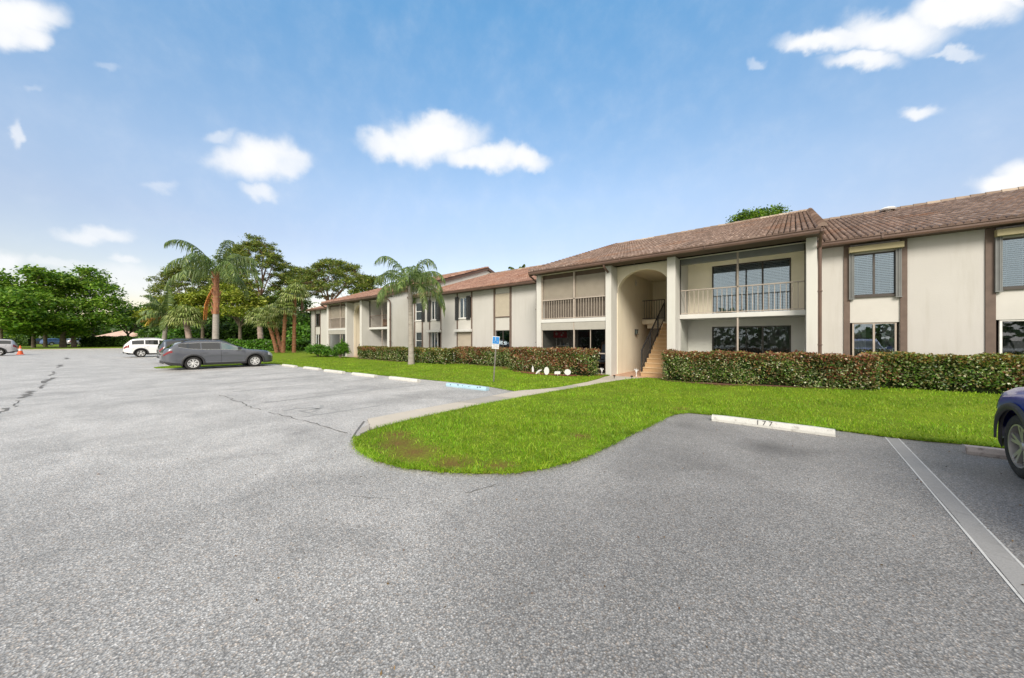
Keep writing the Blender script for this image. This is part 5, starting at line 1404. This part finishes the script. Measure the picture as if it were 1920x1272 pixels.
# ------------------------------------------------------------------ trees beyond
def px_tree(px, d, name, label, cat, blobs_px, h_py, tr, leaf, **kw):
    """blobs given as (px, py, rx_px, ry_px, depth offset, weight)"""
    b = at(px, d); bl = []
    for (bx, by, rx, ry, dd, w) in blobs_px:
        q = at(bx, d + dd); k = d / FOC; bl.append((q[0] - b[0], q[1] - b[1], hz(by, d + dd), rx * k, rx * k * .85, ry * k, w))
    return tree(name, label, cat, b, hz(h_py, d), tr, bl, leaf, **kw)
G1 = 'broad trees across the lot'
px_tree(62, 63, 'broadleaf_tree', 'wide green tree with pale forked trunk behind the orange cone', 'tree',
    [(60, 550, 30, 18, 0, 1), (95, 528, 30, 13, 2, .9), (85, 572, 40, 18, -2, 1.1), (40, 592, 36, 16, -3, 1), (95, 604, 40, 14, -2, .9), (70, 511, 20, 7, 0, .35), (50, 622, 30, 8, -3, .5)], 500, .24, 'oak', group=G1, stems=2, per=46, m=34, rc=1.15, L=.6, W=.34, fork=.22)
px_tree(85, 68, 'broadleaf_tree', 'dark trunked tree in the middle of the far left grove', 'tree',
    [(120, 530, 42, 18, 0, 1), (150, 545, 40, 20, 2, 1), (90, 555, 40, 20, 3, .9), (135, 575, 45, 22, 0, 1), (110, 612, 42, 14, -2, .9), (165, 512, 22, 8, 0, .35), (140, 626, 30, 8, -2, .5)], 505, .26, 'oak', group=G1, per=44, m=34, rc=1.15, L=.6, W=.34, fork=.25)
px_tree(175, 70, 'broadleaf_tree', 'airy tree at the right end of the far left grove', 'tree',
    [(185, 545, 36, 20, 0, 1), (205, 570, 26, 18, 0, .9), (175, 580, 36, 20, -2, 1), (200, 600, 34, 14, -2, .9), (160, 608, 34, 14, -3, .8), (172, 527, 26, 10, 2, .6)], 520, .2, 'oak', group=G1, per=40, m=28, rc=1.2, L=.55, W=.3, fork=.3)
px_tree(2, 56, 'broadleaf_tree', 'bright green low branching tree cut by the left edge', 'tree',
    [(5, 560, 36, 22, 0, 1), (35, 590, 30, 16, 0, 1), (-20, 590, 40, 26, 0, 1), (25, 565, 26, 16, -1, .8), (10, 610, 34, 12, -1, .8)], 530, .2, 'oakb', group=G1, per=48, m=32, rc=1.1, L=.5, W=.3, fork=.25)
px_tree(118, 64, 'broadleaf_tree', 'thick reddish trunked young tree before the mid blue car', 'tree',
    [(120, 618, 24, 9, 0, 1), (105, 605, 22, 10, 1, 1), (135, 606, 20, 10, 0, .8)], 600, .42, 'oakb', group=G1, per=26, m=26, rc=1.0, L=.5, W=.3, fork=.45)
px_tree(-60, 60, 'broadleaf_tree', 'large tree whose crown reaches in from the left edge', 'tree',
    [(-60, 540, 60, 36, 0, 1.3), (-30, 530, 40, 24, 0, 1), (-70, 590, 60, 26, 0, 1)], 510, .26, 'oak', group=G1, per=50, m=30, rc=1.3, L=.6, W=.34, fork=.25)
px_tree(240, 76, 'broadleaf_tree', 'lower green tree between the left grove and the smaller palm', 'tree',
    [(240, 592, 30, 22, 0, 1.1), (262, 594, 26, 24, 1, 1.1), (222, 608, 24, 14, 0, .9), (280, 612, 20, 12, 0, .7)], 575, .25, 'oakb', group=G1, per=34, m=28, rc=1.2, L=.55, W=.32, fork=.3)
px_tree(285, 72, 'broadleaf_tree', 'yellowish green tree behind the smaller palm with old fronds', 'tree',
    [(285, 592, 22, 16, 0, 1), (310, 600, 26, 20, 0, 1), (330, 610, 26, 16, 0, 1)], 570, .25, 'olive', group=G1, per=36, m=28, rc=1.1, L=.5, W=.3, fork=.3)
G2 = 'green trees filling the back of the lot'
px_tree(322, 74, 'broadleaf_tree', 'mid green tree behind the lower umbrella pine at the left', 'tree',
    [(300, 585, 24, 16, 0, 1), (325, 572, 28, 16, 0, 1), (350, 580, 28, 16, 0, 1), (335, 600, 34, 14, -1, 1)], 560, .22, 'oak', group=G2, per=38, m=28, rc=1.1, L=.55, W=.32, fork=.3)
px_tree(412, 76, 'broadleaf_tree', 'mid green tree directly behind the tall queen palm trunk', 'tree',
    [(395, 565, 28, 16, 0, 1), (425, 560, 28, 16, 0, 1), (410, 585, 34, 16, 0, 1)], 548, .22, 'oak', group=G2, per=38, m=28, rc=1.1, L=.55, W=.32, fork=.3)
px_tree(520, 76, 'broadleaf_tree', 'mid green tree between the tallest pine and the fan palms', 'tree',
    [(505, 568, 26, 15, 0, 1), (535, 560, 28, 15, 0, 1), (520, 590, 34, 16, 0, 1), (560, 572, 24, 14, 0, 1)], 548, .22, 'oak', group=G2, per=38, m=28, rc=1.1, L=.55, W=.32, fork=.3)
# olive green spreading trees in front of the pines
px_tree(380, 52, 'broadleaf_tree', 'spreading olive green tree left of the tall palm trunk', 'tree',
    [(362, 565, 26, 13, 0, 1), (395, 560, 30, 14, 0, 1), (350, 585, 24, 11, -1, .8), (385, 588, 28, 12, -2, .8), (330, 565, 24, 12, 2, .7)], 550, .22, 'olive', per=40, m=34, rc=.85, L=.42, W=.26, fork=.4, group='olive green trees')
px_tree(450, 52, 'broadleaf_tree', 'spreading olive green tree right of the tall palm trunk', 'tree',
    [(430, 562, 30, 14, 0, 1), (462, 562, 28, 13, 0, 1), (440, 585, 30, 10, -2, .8), (480, 578, 26, 13, 0, .9), (420, 545, 24, 10, 2, .7)], 548, .22, 'olive', per=40, m=34, rc=.85, L=.42, W=.26, fork=.4, group='olive green trees')
def pine(px, d, label, crown, trunk_px, tr=.32, per=1.0):
    """umbrella pine: bare limbs fanning to flat needle pads"""
    b = at(px, d); t = thing('pine_tree', label, 'pine tree', (*b, 0), 'umbrella pines'); mb = MB(); cx, cy, rx, ry = crown; k = d / FOC
    fx, fy = at(trunk_px, d); zf = hz(cy + ry * 1.25, d)
    mb.tube([(b[0], b[1], -.1), ((b[0] + fx) / 2 + .2, (b[1] + fy) / 2, zf * .5), (fx, fy, zf)], [tr * 1.3, tr, tr * .75], 9)
    C = []; pads = int(84 * per); o = Vector((fx, fy, zf)); q = at(cx, d)
    tops = []
    for i in range(9):
        a = 2 * PI * i / 9; e = Vector((q[0] + math.cos(a) * rx * k * .45, q[1] + math.sin(a) * rx * k * .45, hz(cy - ry * (.2 + .35 * rnd.random()), d)))
        pts = limb(mb, o, e, tr * .36, tr * .12, .12, 6); tops.append(pts)
    for i in range(pads):
        a = i * 2.399; f = math.sqrt((i + .5) / pads); zz = cy - ry * (1.0 - 1.75 * f ** 2.2) + (rnd.random() < .3) * ry * .45 * rnd.random() + rnd.uniform(-.12, .12) * ry
        p = Vector((q[0] + math.cos(a) * rx * k * f, q[1] + math.sin(a) * rx * k * f, hz(zz, d)))
        src = min((pt for pts in tops for pt in pts[2:]), key=lambda s_: (s_ - p).length)
        limb(mb, src, p - Vector((0, 0, .25)), tr * .14, tr * .05, .08, 4)
        n_ = 150; r_ = .95 * rnd.uniform(.7, 1.2); c = rng.normal(0, .5, (n_, 3)) * np.array([r_, r_, r_ * .42]) + np.array(p); C.append(c)
        for s2 in range(2):
            pp = p + Vector((rnd.gauss(0, .9), rnd.gauss(0, .9), rnd.gauss(-.1, .25))); C.append(rng.normal(0, .5, (60, 3)) * np.array([.6, .6, .3]) + np.array(pp))
    mb.build('trunk', MT['pbark'], t, True, sharp=70)
    V, F = leaf_quads(np.concatenate(C), .42, .12, .35); np_mesh('crown', V, F, MT['pine'], t); return t
pine(487, 62, 'tallest umbrella pine with a domed crown and bare fanning limbs', (482, 500, 62, 48), 488)
pine(612, 62, 'broad umbrella pine at the right of the pines, above the far block', (632, 528, 78, 34), 618, per=1.1)
pine(345, 66, 'lower umbrella pine at the left, behind the tall queen palm', (352, 535, 50, 34), 350, per=.8)
pine(570, 70, 'dark pine filling the gap between the two larger umbrella pines', (560, 530, 44, 26), 566, per=.6)
pine(430, 70, 'pine with spreading middle limbs behind the queen palm fronds', (435, 545, 50, 22), 436, per=.6)
px_tree(1420, 46, 'broadleaf_tree', 'treetop showing over the roof ridge of the central block', 'tree',
    [(1405, 408, 26, 9, 0, 1), (1440, 402, 26, 9, 0, 1), (1420, 418, 40, 12, 0, 1)], 395, .3, 'oak', per=34, m=30, rc=.8, L=.32, W=.2, fork=.75)
px_tree(690, 60, 'broadleaf_tree', 'small treetop behind the far block roof beside the queen palm', 'tree',
    [(700, 528, 18, 10, 0, 1), (790, 520, 16, 10, 0, .8), (680, 545, 20, 10, 0, 1)], 515, .25, 'pine', per=30, m=26, rc=.8, L=.4, W=.2, fork=.6)
# understory: individual dark bushes behind the lot and beside the building
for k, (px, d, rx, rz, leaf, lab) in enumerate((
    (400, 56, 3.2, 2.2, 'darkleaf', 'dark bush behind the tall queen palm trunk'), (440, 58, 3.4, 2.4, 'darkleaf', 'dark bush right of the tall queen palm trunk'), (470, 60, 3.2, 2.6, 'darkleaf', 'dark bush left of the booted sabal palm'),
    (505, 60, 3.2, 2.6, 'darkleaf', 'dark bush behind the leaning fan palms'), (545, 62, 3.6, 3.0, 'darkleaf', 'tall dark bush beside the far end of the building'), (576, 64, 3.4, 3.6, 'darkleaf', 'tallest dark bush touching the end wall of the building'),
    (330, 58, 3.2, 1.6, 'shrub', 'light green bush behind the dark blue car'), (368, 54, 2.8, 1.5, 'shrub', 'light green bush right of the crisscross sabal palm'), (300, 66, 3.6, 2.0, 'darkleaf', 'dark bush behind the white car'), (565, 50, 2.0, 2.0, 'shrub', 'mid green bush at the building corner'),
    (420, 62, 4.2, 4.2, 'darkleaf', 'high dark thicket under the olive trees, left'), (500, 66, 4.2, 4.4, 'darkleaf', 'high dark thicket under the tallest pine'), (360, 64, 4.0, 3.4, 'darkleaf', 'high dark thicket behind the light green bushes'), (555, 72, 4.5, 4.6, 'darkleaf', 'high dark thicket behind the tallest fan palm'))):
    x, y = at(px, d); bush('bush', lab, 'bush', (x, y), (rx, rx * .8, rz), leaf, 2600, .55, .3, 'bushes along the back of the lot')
def far_hedge(px0, px1, d, y_top, lab, leaf, n, d2=None):
    a = at(px0, d); b = at(px1, d2 or d); t = thing('hedge', lab, 'hedge', ((a[0] + b[0]) / 2, (a[1] + b[1]) / 2, 0), 'hedges at the back of the lot')
    z = hz(y_top, d); u = Vector((b[0] - a[0], b[1] - a[1], 0)); l = u.length; u.normalize(); w = Vector((-u.y, u.x, 0))
    c = MB().obox(((a[0] + b[0]) / 2, (a[1] + b[1]) / 2, z / 2 - .1), u * (l / 2 - .15), w * .5, Vector((0, 0, z / 2 - .12))); c.build('branches', MT['core'], t)
    P = np.zeros((n, 3)); s_ = rng.uniform(0, l, n); f = rng.uniform(0, 1, n)
    off = np.where(f < .3, rng.uniform(-.6, .6, n), np.where(f < .65, .62, -.62)); zz = np.where(f < .3, z + .12 * np.sin(s_ * 1.7), rng.uniform(.03, z, n))
    P[:, 0] = a[0] + u.x * s_ + w.x * off; P[:, 1] = a[1] + u.y * s_ + w.y * off; P[:, 2] = zz; P += rng.normal(0, .09, P.shape); P = P[P[:, 2] > .02]
    V, F = leaf_quads(P, .3, .2, .15); np_mesh('foliage', V, F, MT[leaf], t)
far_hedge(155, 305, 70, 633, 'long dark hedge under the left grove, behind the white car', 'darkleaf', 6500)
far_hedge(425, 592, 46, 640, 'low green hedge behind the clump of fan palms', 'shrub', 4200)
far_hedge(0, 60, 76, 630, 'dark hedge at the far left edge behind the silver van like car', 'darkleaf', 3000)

# far treeline closing the view beyond the lot, one mass
def woods():
    P = []
    for px in range(-420, 600, 4):
        d = 118 + 10 * math.sin(px * .07); top_ = 596 + 12 * math.sin(px * .045) + 7 * math.sin(px * .13 + 1); z = hz(top_, d)
        x, y = at(px, d)
        for _ in range(46): P.append((x + rnd.gauss(0, 1.2), y + rnd.gauss(0, 2.2), z * rnd.random() ** .8 + rnd.gauss(0, .3)))
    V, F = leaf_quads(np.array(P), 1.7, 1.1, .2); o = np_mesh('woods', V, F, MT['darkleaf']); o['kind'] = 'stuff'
woods()
def added_woods_behind():  # treeline added out of view to give the windows a reflection
    P = []
    for i in range(150):
        x = -95 + i * 1.0; y = -46 + 5 * math.sin(i * .21); z = 5.2 + 1.6 * math.sin(i * .17) + 1.1 * math.sin(i * .53 + 1)
        for _ in range(34): P.append((x + rnd.gauss(0, .8), y + rnd.gauss(0, 1.6), z * rnd.random() ** .8))
    V, F = leaf_quads(np.array(P), 1.3, .9, .2); o = np_mesh('woods', V, F, MT['darkleaf']); o['kind'] = 'stuff'
added_woods_behind()
# low house behind the hedge, only its roof shows
hx, hy = at(230, 92)
t = thing('house', 'low house with pale salmon tile roof behind the far left hedge', 'house', (hx, hy, 0))
MB().box(hx - 5.5, hx + 5.5, hy - 4, hy + 4, 0, 2.35).build('wall', MT['stucco'], t)
z0, z1 = 2.35, 3.9
MB().add([(hx - 6.2, hy - 4.7, z0), (hx + 6.2, hy - 4.7, z0), (hx + 6.2, hy + 4.7, z0), (hx - 6.2, hy + 4.7, z0), (hx - 2.6, hy, z1), (hx + 2.6, hy, z1), (hx - 6.2, hy - 4.7, z0 - .15), (hx + 6.2, hy - 4.7, z0 - .15), (hx + 6.2, hy + 4.7, z0 - .15), (hx - 6.2, hy + 4.7, z0 - .15)],
         [(0, 1, 5, 4), (1, 2, 5), (2, 3, 4, 5), (3, 0, 4), (6, 7, 1, 0), (7, 8, 2, 1), (8, 9, 3, 2), (9, 6, 0, 3)]).build('roof', MT['salmon'], t)

# dry leaf and clipping litter along the lawn edge
def litter():
    P = []
    for (a, b) in zip(PEN[:16], PEN[1:17]):
        l = math.dist(a, b)
        for _ in range(int(l * 46)):
            t = rnd.random(); P.append((a[0] + (b[0] - a[0]) * t + rnd.gauss(0, .07), a[1] + (b[1] - a[1]) * t + rnd.gauss(0, .07) - .02, .012))
    for _ in range(420): P.append((rnd.uniform(-7, 3), rnd.uniform(.3, 8.3), .008))
    P = [q for q in P if not inside(q[0], q[1], LAWN_A) or rnd.random() < .3]
    P = [(x, y, z + (.05 if inside(x, y, LAWN_A) else 0)) for x, y, z in P]
    V, F = leaf_quads(np.array(P), .02, .011, .9); o = np_mesh('leaf_litter', V, F, MT['litter']); o['kind'] = 'stuff'
litter()
# small leaf litter
for (px, py, lab) in ((184, 890, 'single dry orange leaf lying on the pale asphalt'),):
    d = 1.65 * FOC / (py - 636); x, y = at(px, d)
    tag(MB().add([(x - .03, y, .006), (x, y - .018, .012), (x + .035, y, .02), (x, y + .018, .012)], [(0, 1, 2, 3)]).build('fallen_leaf', MT['dead'], loc=(x, y, 0)), lab, 'leaf')

# ------------------------------------------------------------------ sky, sun, camera
SUN_EL, SUN_AZ = rad(35), math.atan2(.42, -.62)
Wd = bpy.data.worlds.new('World'); S.world = Wd; Wd.use_nodes = True
N, L = Wd.node_tree.nodes, Wd.node_tree.links
bg = N['Background']; bg.inputs['Strength'].default_value = .125
sky = N.new('ShaderNodeTexSky'); sky.sky_type = 'NISHITA'; sky.sun_disc = False; sky.sun_elevation = SUN_EL; sky.sun_rotation = SUN_AZ
sky.air_density = 1.0; sky.dust_density = .6; sky.ozone_density = .7
tc = N.new('ShaderNodeTexCoord'); sx = N.new('ShaderNodeSeparateXYZ'); L.new(tc.outputs['Generated'], sx.inputs[0])
az = N.new('ShaderNodeMath'); az.operation = 'ARCTAN2'; L.new(sx.outputs[0], az.inputs[0]); L.new(sx.outputs[1], az.inputs[1])
el = N.new('ShaderNodeMath'); el.operation = 'ARCSINE'; L.new(sx.outputs[2], el.inputs[0])
cmb = N.new('ShaderNodeCombineXYZ'); L.new(az.outputs[0], cmb.inputs[0]); L.new(el.outputs[0], cmb.inputs[1])
def wnoise(scale, det, amp):
    n = N.new('ShaderNodeTexNoise'); n.inputs['Scale'].default_value = scale; n.inputs['Detail'].default_value = det; n.inputs['Roughness'].default_value = .55
    L.new(tc.outputs['Generated'], n.inputs['Vector']); s_ = N.new('ShaderNodeVectorMath'); s_.operation = 'SUBTRACT'; L.new(n.outputs['Color'], s_.inputs[0]); s_.inputs[1].default_value = (.5, .5, .5)
    k = N.new('ShaderNodeVectorMath'); k.operation = 'SCALE'; L.new(s_.outputs[0], k.inputs[0]); k.inputs['Scale'].default_value = amp; return k.outputs[0]
def vadd(a, b):
    n = N.new('ShaderNodeVectorMath'); n.operation = 'ADD'; L.new(a, n.inputs[0]); L.new(b, n.inputs[1]); return n.outputs[0]
pos = vadd(vadd(cmb.outputs[0], wnoise(7, 3, .07)), wnoise(26, 5, .035))
YAW = math.atan2(FW[0], FW[1])
def azel(px, py):
    u = (px - 960) / FOC; v = (636 - py) / FOC; return YAW + math.atan(u), math.atan(v / math.sqrt(1 + u * u))
CL = [  # cloud puffs: column, row, half width, half height, density
    (25, 25, 105, 52, 1), (45, 70, 52, 38, .9), (5, 60, 60, 50, 1),
    (815, 262, 105, 52, 1.1), (740, 270, 68, 36, 1), (905, 298, 105, 30, 1), (985, 298, 48, 25, 1), (825, 228, 50, 26, .9),
    (485, 302, 95, 50, .95), (440, 305, 60, 34, .8), (488, 362, 42, 20, .7), (545, 308, 50, 34, .8), (415, 252, 50, 18, .5),
    (1670, 58, 130, 50, 1.1), (1790, 26, 130, 38, 1.1), (1530, 74, 90, 24, .95), (1585, 66, 80, 28, .9), (1620, 108, 85, 22, .95), (1870, 8, 70, 28, 1),
    (1790, 98, 60, 11, .6), (1720, 211, 46, 18, .85), (1890, 358, 80, 30, 1.1), (1950, 340, 90, 40, 1.1),
    (180, 445, 80, 20, .7), (240, 488, 46, 13, .6), (18, 250, 17, 40, .6), (-10, 505, 80, 26, .8), (250, 530, 130, 45, .6), (110, 505, 80, 14, .5),
    (205, 123, 32, 10, .35), (70, 173, 26, 9, .3), (305, 350, 40, 13, .4), (1425, 113, 20, 13, .5)]
acc = None
for (px, py, rx, ry, dn) in CL:
    a0, e0 = azel(px, py); q1 = azel(px + 4, py); q2 = azel(px - 4, py); q3 = azel(px, py + 4); q4 = azel(px, py - 4)
    J = np.array([[(q1[0] - q2[0]) / 8 * rx, (q3[0] - q4[0]) / 8 * ry], [(q1[1] - q2[1]) / 8 * rx, (q3[1] - q4[1]) / 8 * ry]])
    Um, Sg, _ = np.linalg.svd(J)
    if np.linalg.det(Um) < 0: Um[:, 1] *= -1
    mp = N.new('ShaderNodeMapping'); mp.vector_type = 'TEXTURE'; mp.inputs['Location'].default_value = (a0, e0, 0); mp.inputs['Scale'].default_value = (Sg[0], Sg[1], 1)
    mp.inputs['Rotation'].default_value = (0, 0, math.atan2(Um[1, 0], Um[0, 0])); L.new(pos, mp.inputs[0])
    sp_ = N.new('ShaderNodeVectorMath'); sp_.operation = 'MULTIPLY'; L.new(mp.outputs[0], sp_.inputs[0]); sp_.inputs[1].default_value = (1, 1, 0)
    ln = N.new('ShaderNodeVectorMath'); ln.operation = 'LENGTH'; L.new(sp_.outputs[0], ln.inputs[0])
    f = N.new('ShaderNodeMapRange'); f.interpolation_type = 'SMOOTHSTEP'; f.inputs['From Min'].default_value = 1.3; f.inputs['From Max'].default_value = .3; f.inputs['To Min'].default_value = 0; f.inputs['To Max'].default_value = dn
    L.new(ln.outputs['Value'], f.inputs[0])
    if acc is None: acc = f.outputs[0]
    else:
        m_ = N.new('ShaderNodeMath'); m_.operation = 'SMOOTH_MAX'; m_.inputs[2].default_value = .15; L.new(acc, m_.inputs[0]); L.new(f.outputs[0], m_.inputs[1]); acc = m_.outputs[0]
fine = N.new('ShaderNodeTexNoise'); fine.inputs['Scale'].default_value = 16; fine.inputs['Detail'].default_value = 7; fine.inputs['Roughness'].default_value = .6; L.new(tc.outputs['Generated'], fine.inputs['Vector'])
fm = N.new('ShaderNodeMath'); fm.operation = 'MULTIPLY_ADD'; fm.inputs[1].default_value = .45; L.new(fine.outputs[0], fm.inputs[0])
f0 = N.new('ShaderNodeMath'); f0.operation = 'SUBTRACT'; L.new(acc, f0.inputs[0]); f0.inputs[1].default_value = .3; L.new(f0.outputs[0], fm.inputs[2])
mask = N.new('ShaderNodeMapRange'); mask.interpolation_type = 'SMOOTHSTEP'; mask.inputs['From Min'].default_value = -.08; mask.inputs['From Max'].default_value = 1.02; L.new(fm.outputs[0], mask.inputs[0])
CLOUD = 3.5; FILL_COVER = 4.0
shade = mixc(N, L, fine.outputs[0], (CLOUD * .93, CLOUD * .95, CLOUD * .98), (CLOUD, CLOUD, CLOUD))
hue = N.new('ShaderNodeHueSaturation'); hue.inputs['Saturation'].default_value = 1.0; hue.inputs['Value'].default_value = 1.0; L.new(sky.outputs[0], hue.inputs['Color'])
# clearer cyan overhead, hazier towards the horizon
tint = ramp(N, L, el.outputs[0], [(0., (.62, .47, .39)), (.25, (.76, .64, .59)), (.37, (.88, .8, .73)), (.75, (.62, .97, 1.02))])
blue = mixc(N, L, 1., hue.outputs[0], tint, 'MULTIPLY')
# broken cloud cover out of view overhead and behind, added as neutral fill light
dt = N.new('ShaderNodeVectorMath'); dt.operation = 'DOT_PRODUCT'; L.new(tc.outputs['Generated'], dt.inputs[0]); dt.inputs[1].default_value = (-FW[0], -FW[1], 0)
b1 = N.new('ShaderNodeMapRange'); b1.interpolation_type = 'SMOOTHSTEP'; b1.inputs['From Min'].default_value = -.1; b1.inputs['From Max'].default_value = .3; L.new(dt.outputs['Value'], b1.inputs[0])
b2 = N.new('ShaderNodeMapRange'); b2.interpolation_type = 'SMOOTHSTEP'; b2.inputs['From Min'].default_value = .85; b2.inputs['From Max'].default_value = 1.15; L.new(el.outputs[0], b2.inputs[0])
bm = N.new('ShaderNodeMath'); bm.operation = 'MAXIMUM'; L.new(b1.outputs[0], bm.inputs[0]); L.new(b2.outputs[0], bm.inputs[1])
cn = N.new('ShaderNodeTexNoise'); cn.inputs['Scale'].default_value = 3.2; cn.inputs['Detail'].default_value = 6; L.new(tc.outputs['Generated'], cn.inputs['Vector'])
bn = N.new('ShaderNodeMath'); bn.operation = 'MULTIPLY'; L.new(bm.outputs[0], bn.inputs[0]); L.new(ramp(N, L, cn.outputs[0], [(.3, .65), (.5, 1.)]), bn.inputs[1])
back = mixc(N, L, bn.outputs[0], blue, (FILL_COVER, FILL_COVER * .96, FILL_COVER * .9))
L.new(mixc(N, L, mask.outputs[0], back, shade), bg.inputs[0])

sd_ = bpy.data.lights.new('sun', 'SUN'); sd_.energy = 1.8; sd_.angle = rad(24); sd_.color = (1, .93, .82)
so = bpy.data.objects.new('sun', sd_); COL.objects.link(so)
dv = Vector((math.sin(SUN_AZ) * math.cos(SUN_EL), math.cos(SUN_AZ) * math.cos(SUN_EL), math.sin(SUN_EL)))
so.rotation_euler = (-dv).to_track_quat('-Z', 'Y').to_euler(); so.location = (0, -10, 30)

cam = bpy.data.cameras.new('camera'); cam.lens = 650 / 1920 * 36; cam.sensor_width = 36; cam.clip_end = 2000; cam.clip_start = .05
co = bpy.data.objects.new('camera', cam); COL.objects.link(co); co.location = (0, 0, 1.65); co.rotation_euler = (PI / 2, 0, -YAW)
S.camera = co
S.view_settings.view_transform = 'Standard'; S.view_settings.look = 'None'; S.view_settings.gamma = 1; S.view_settings.exposure = 1.25
S.cycles.use_denoising = True
S.cycles.max_bounces = 8; S.cycles.transparent_max_bounces = 12
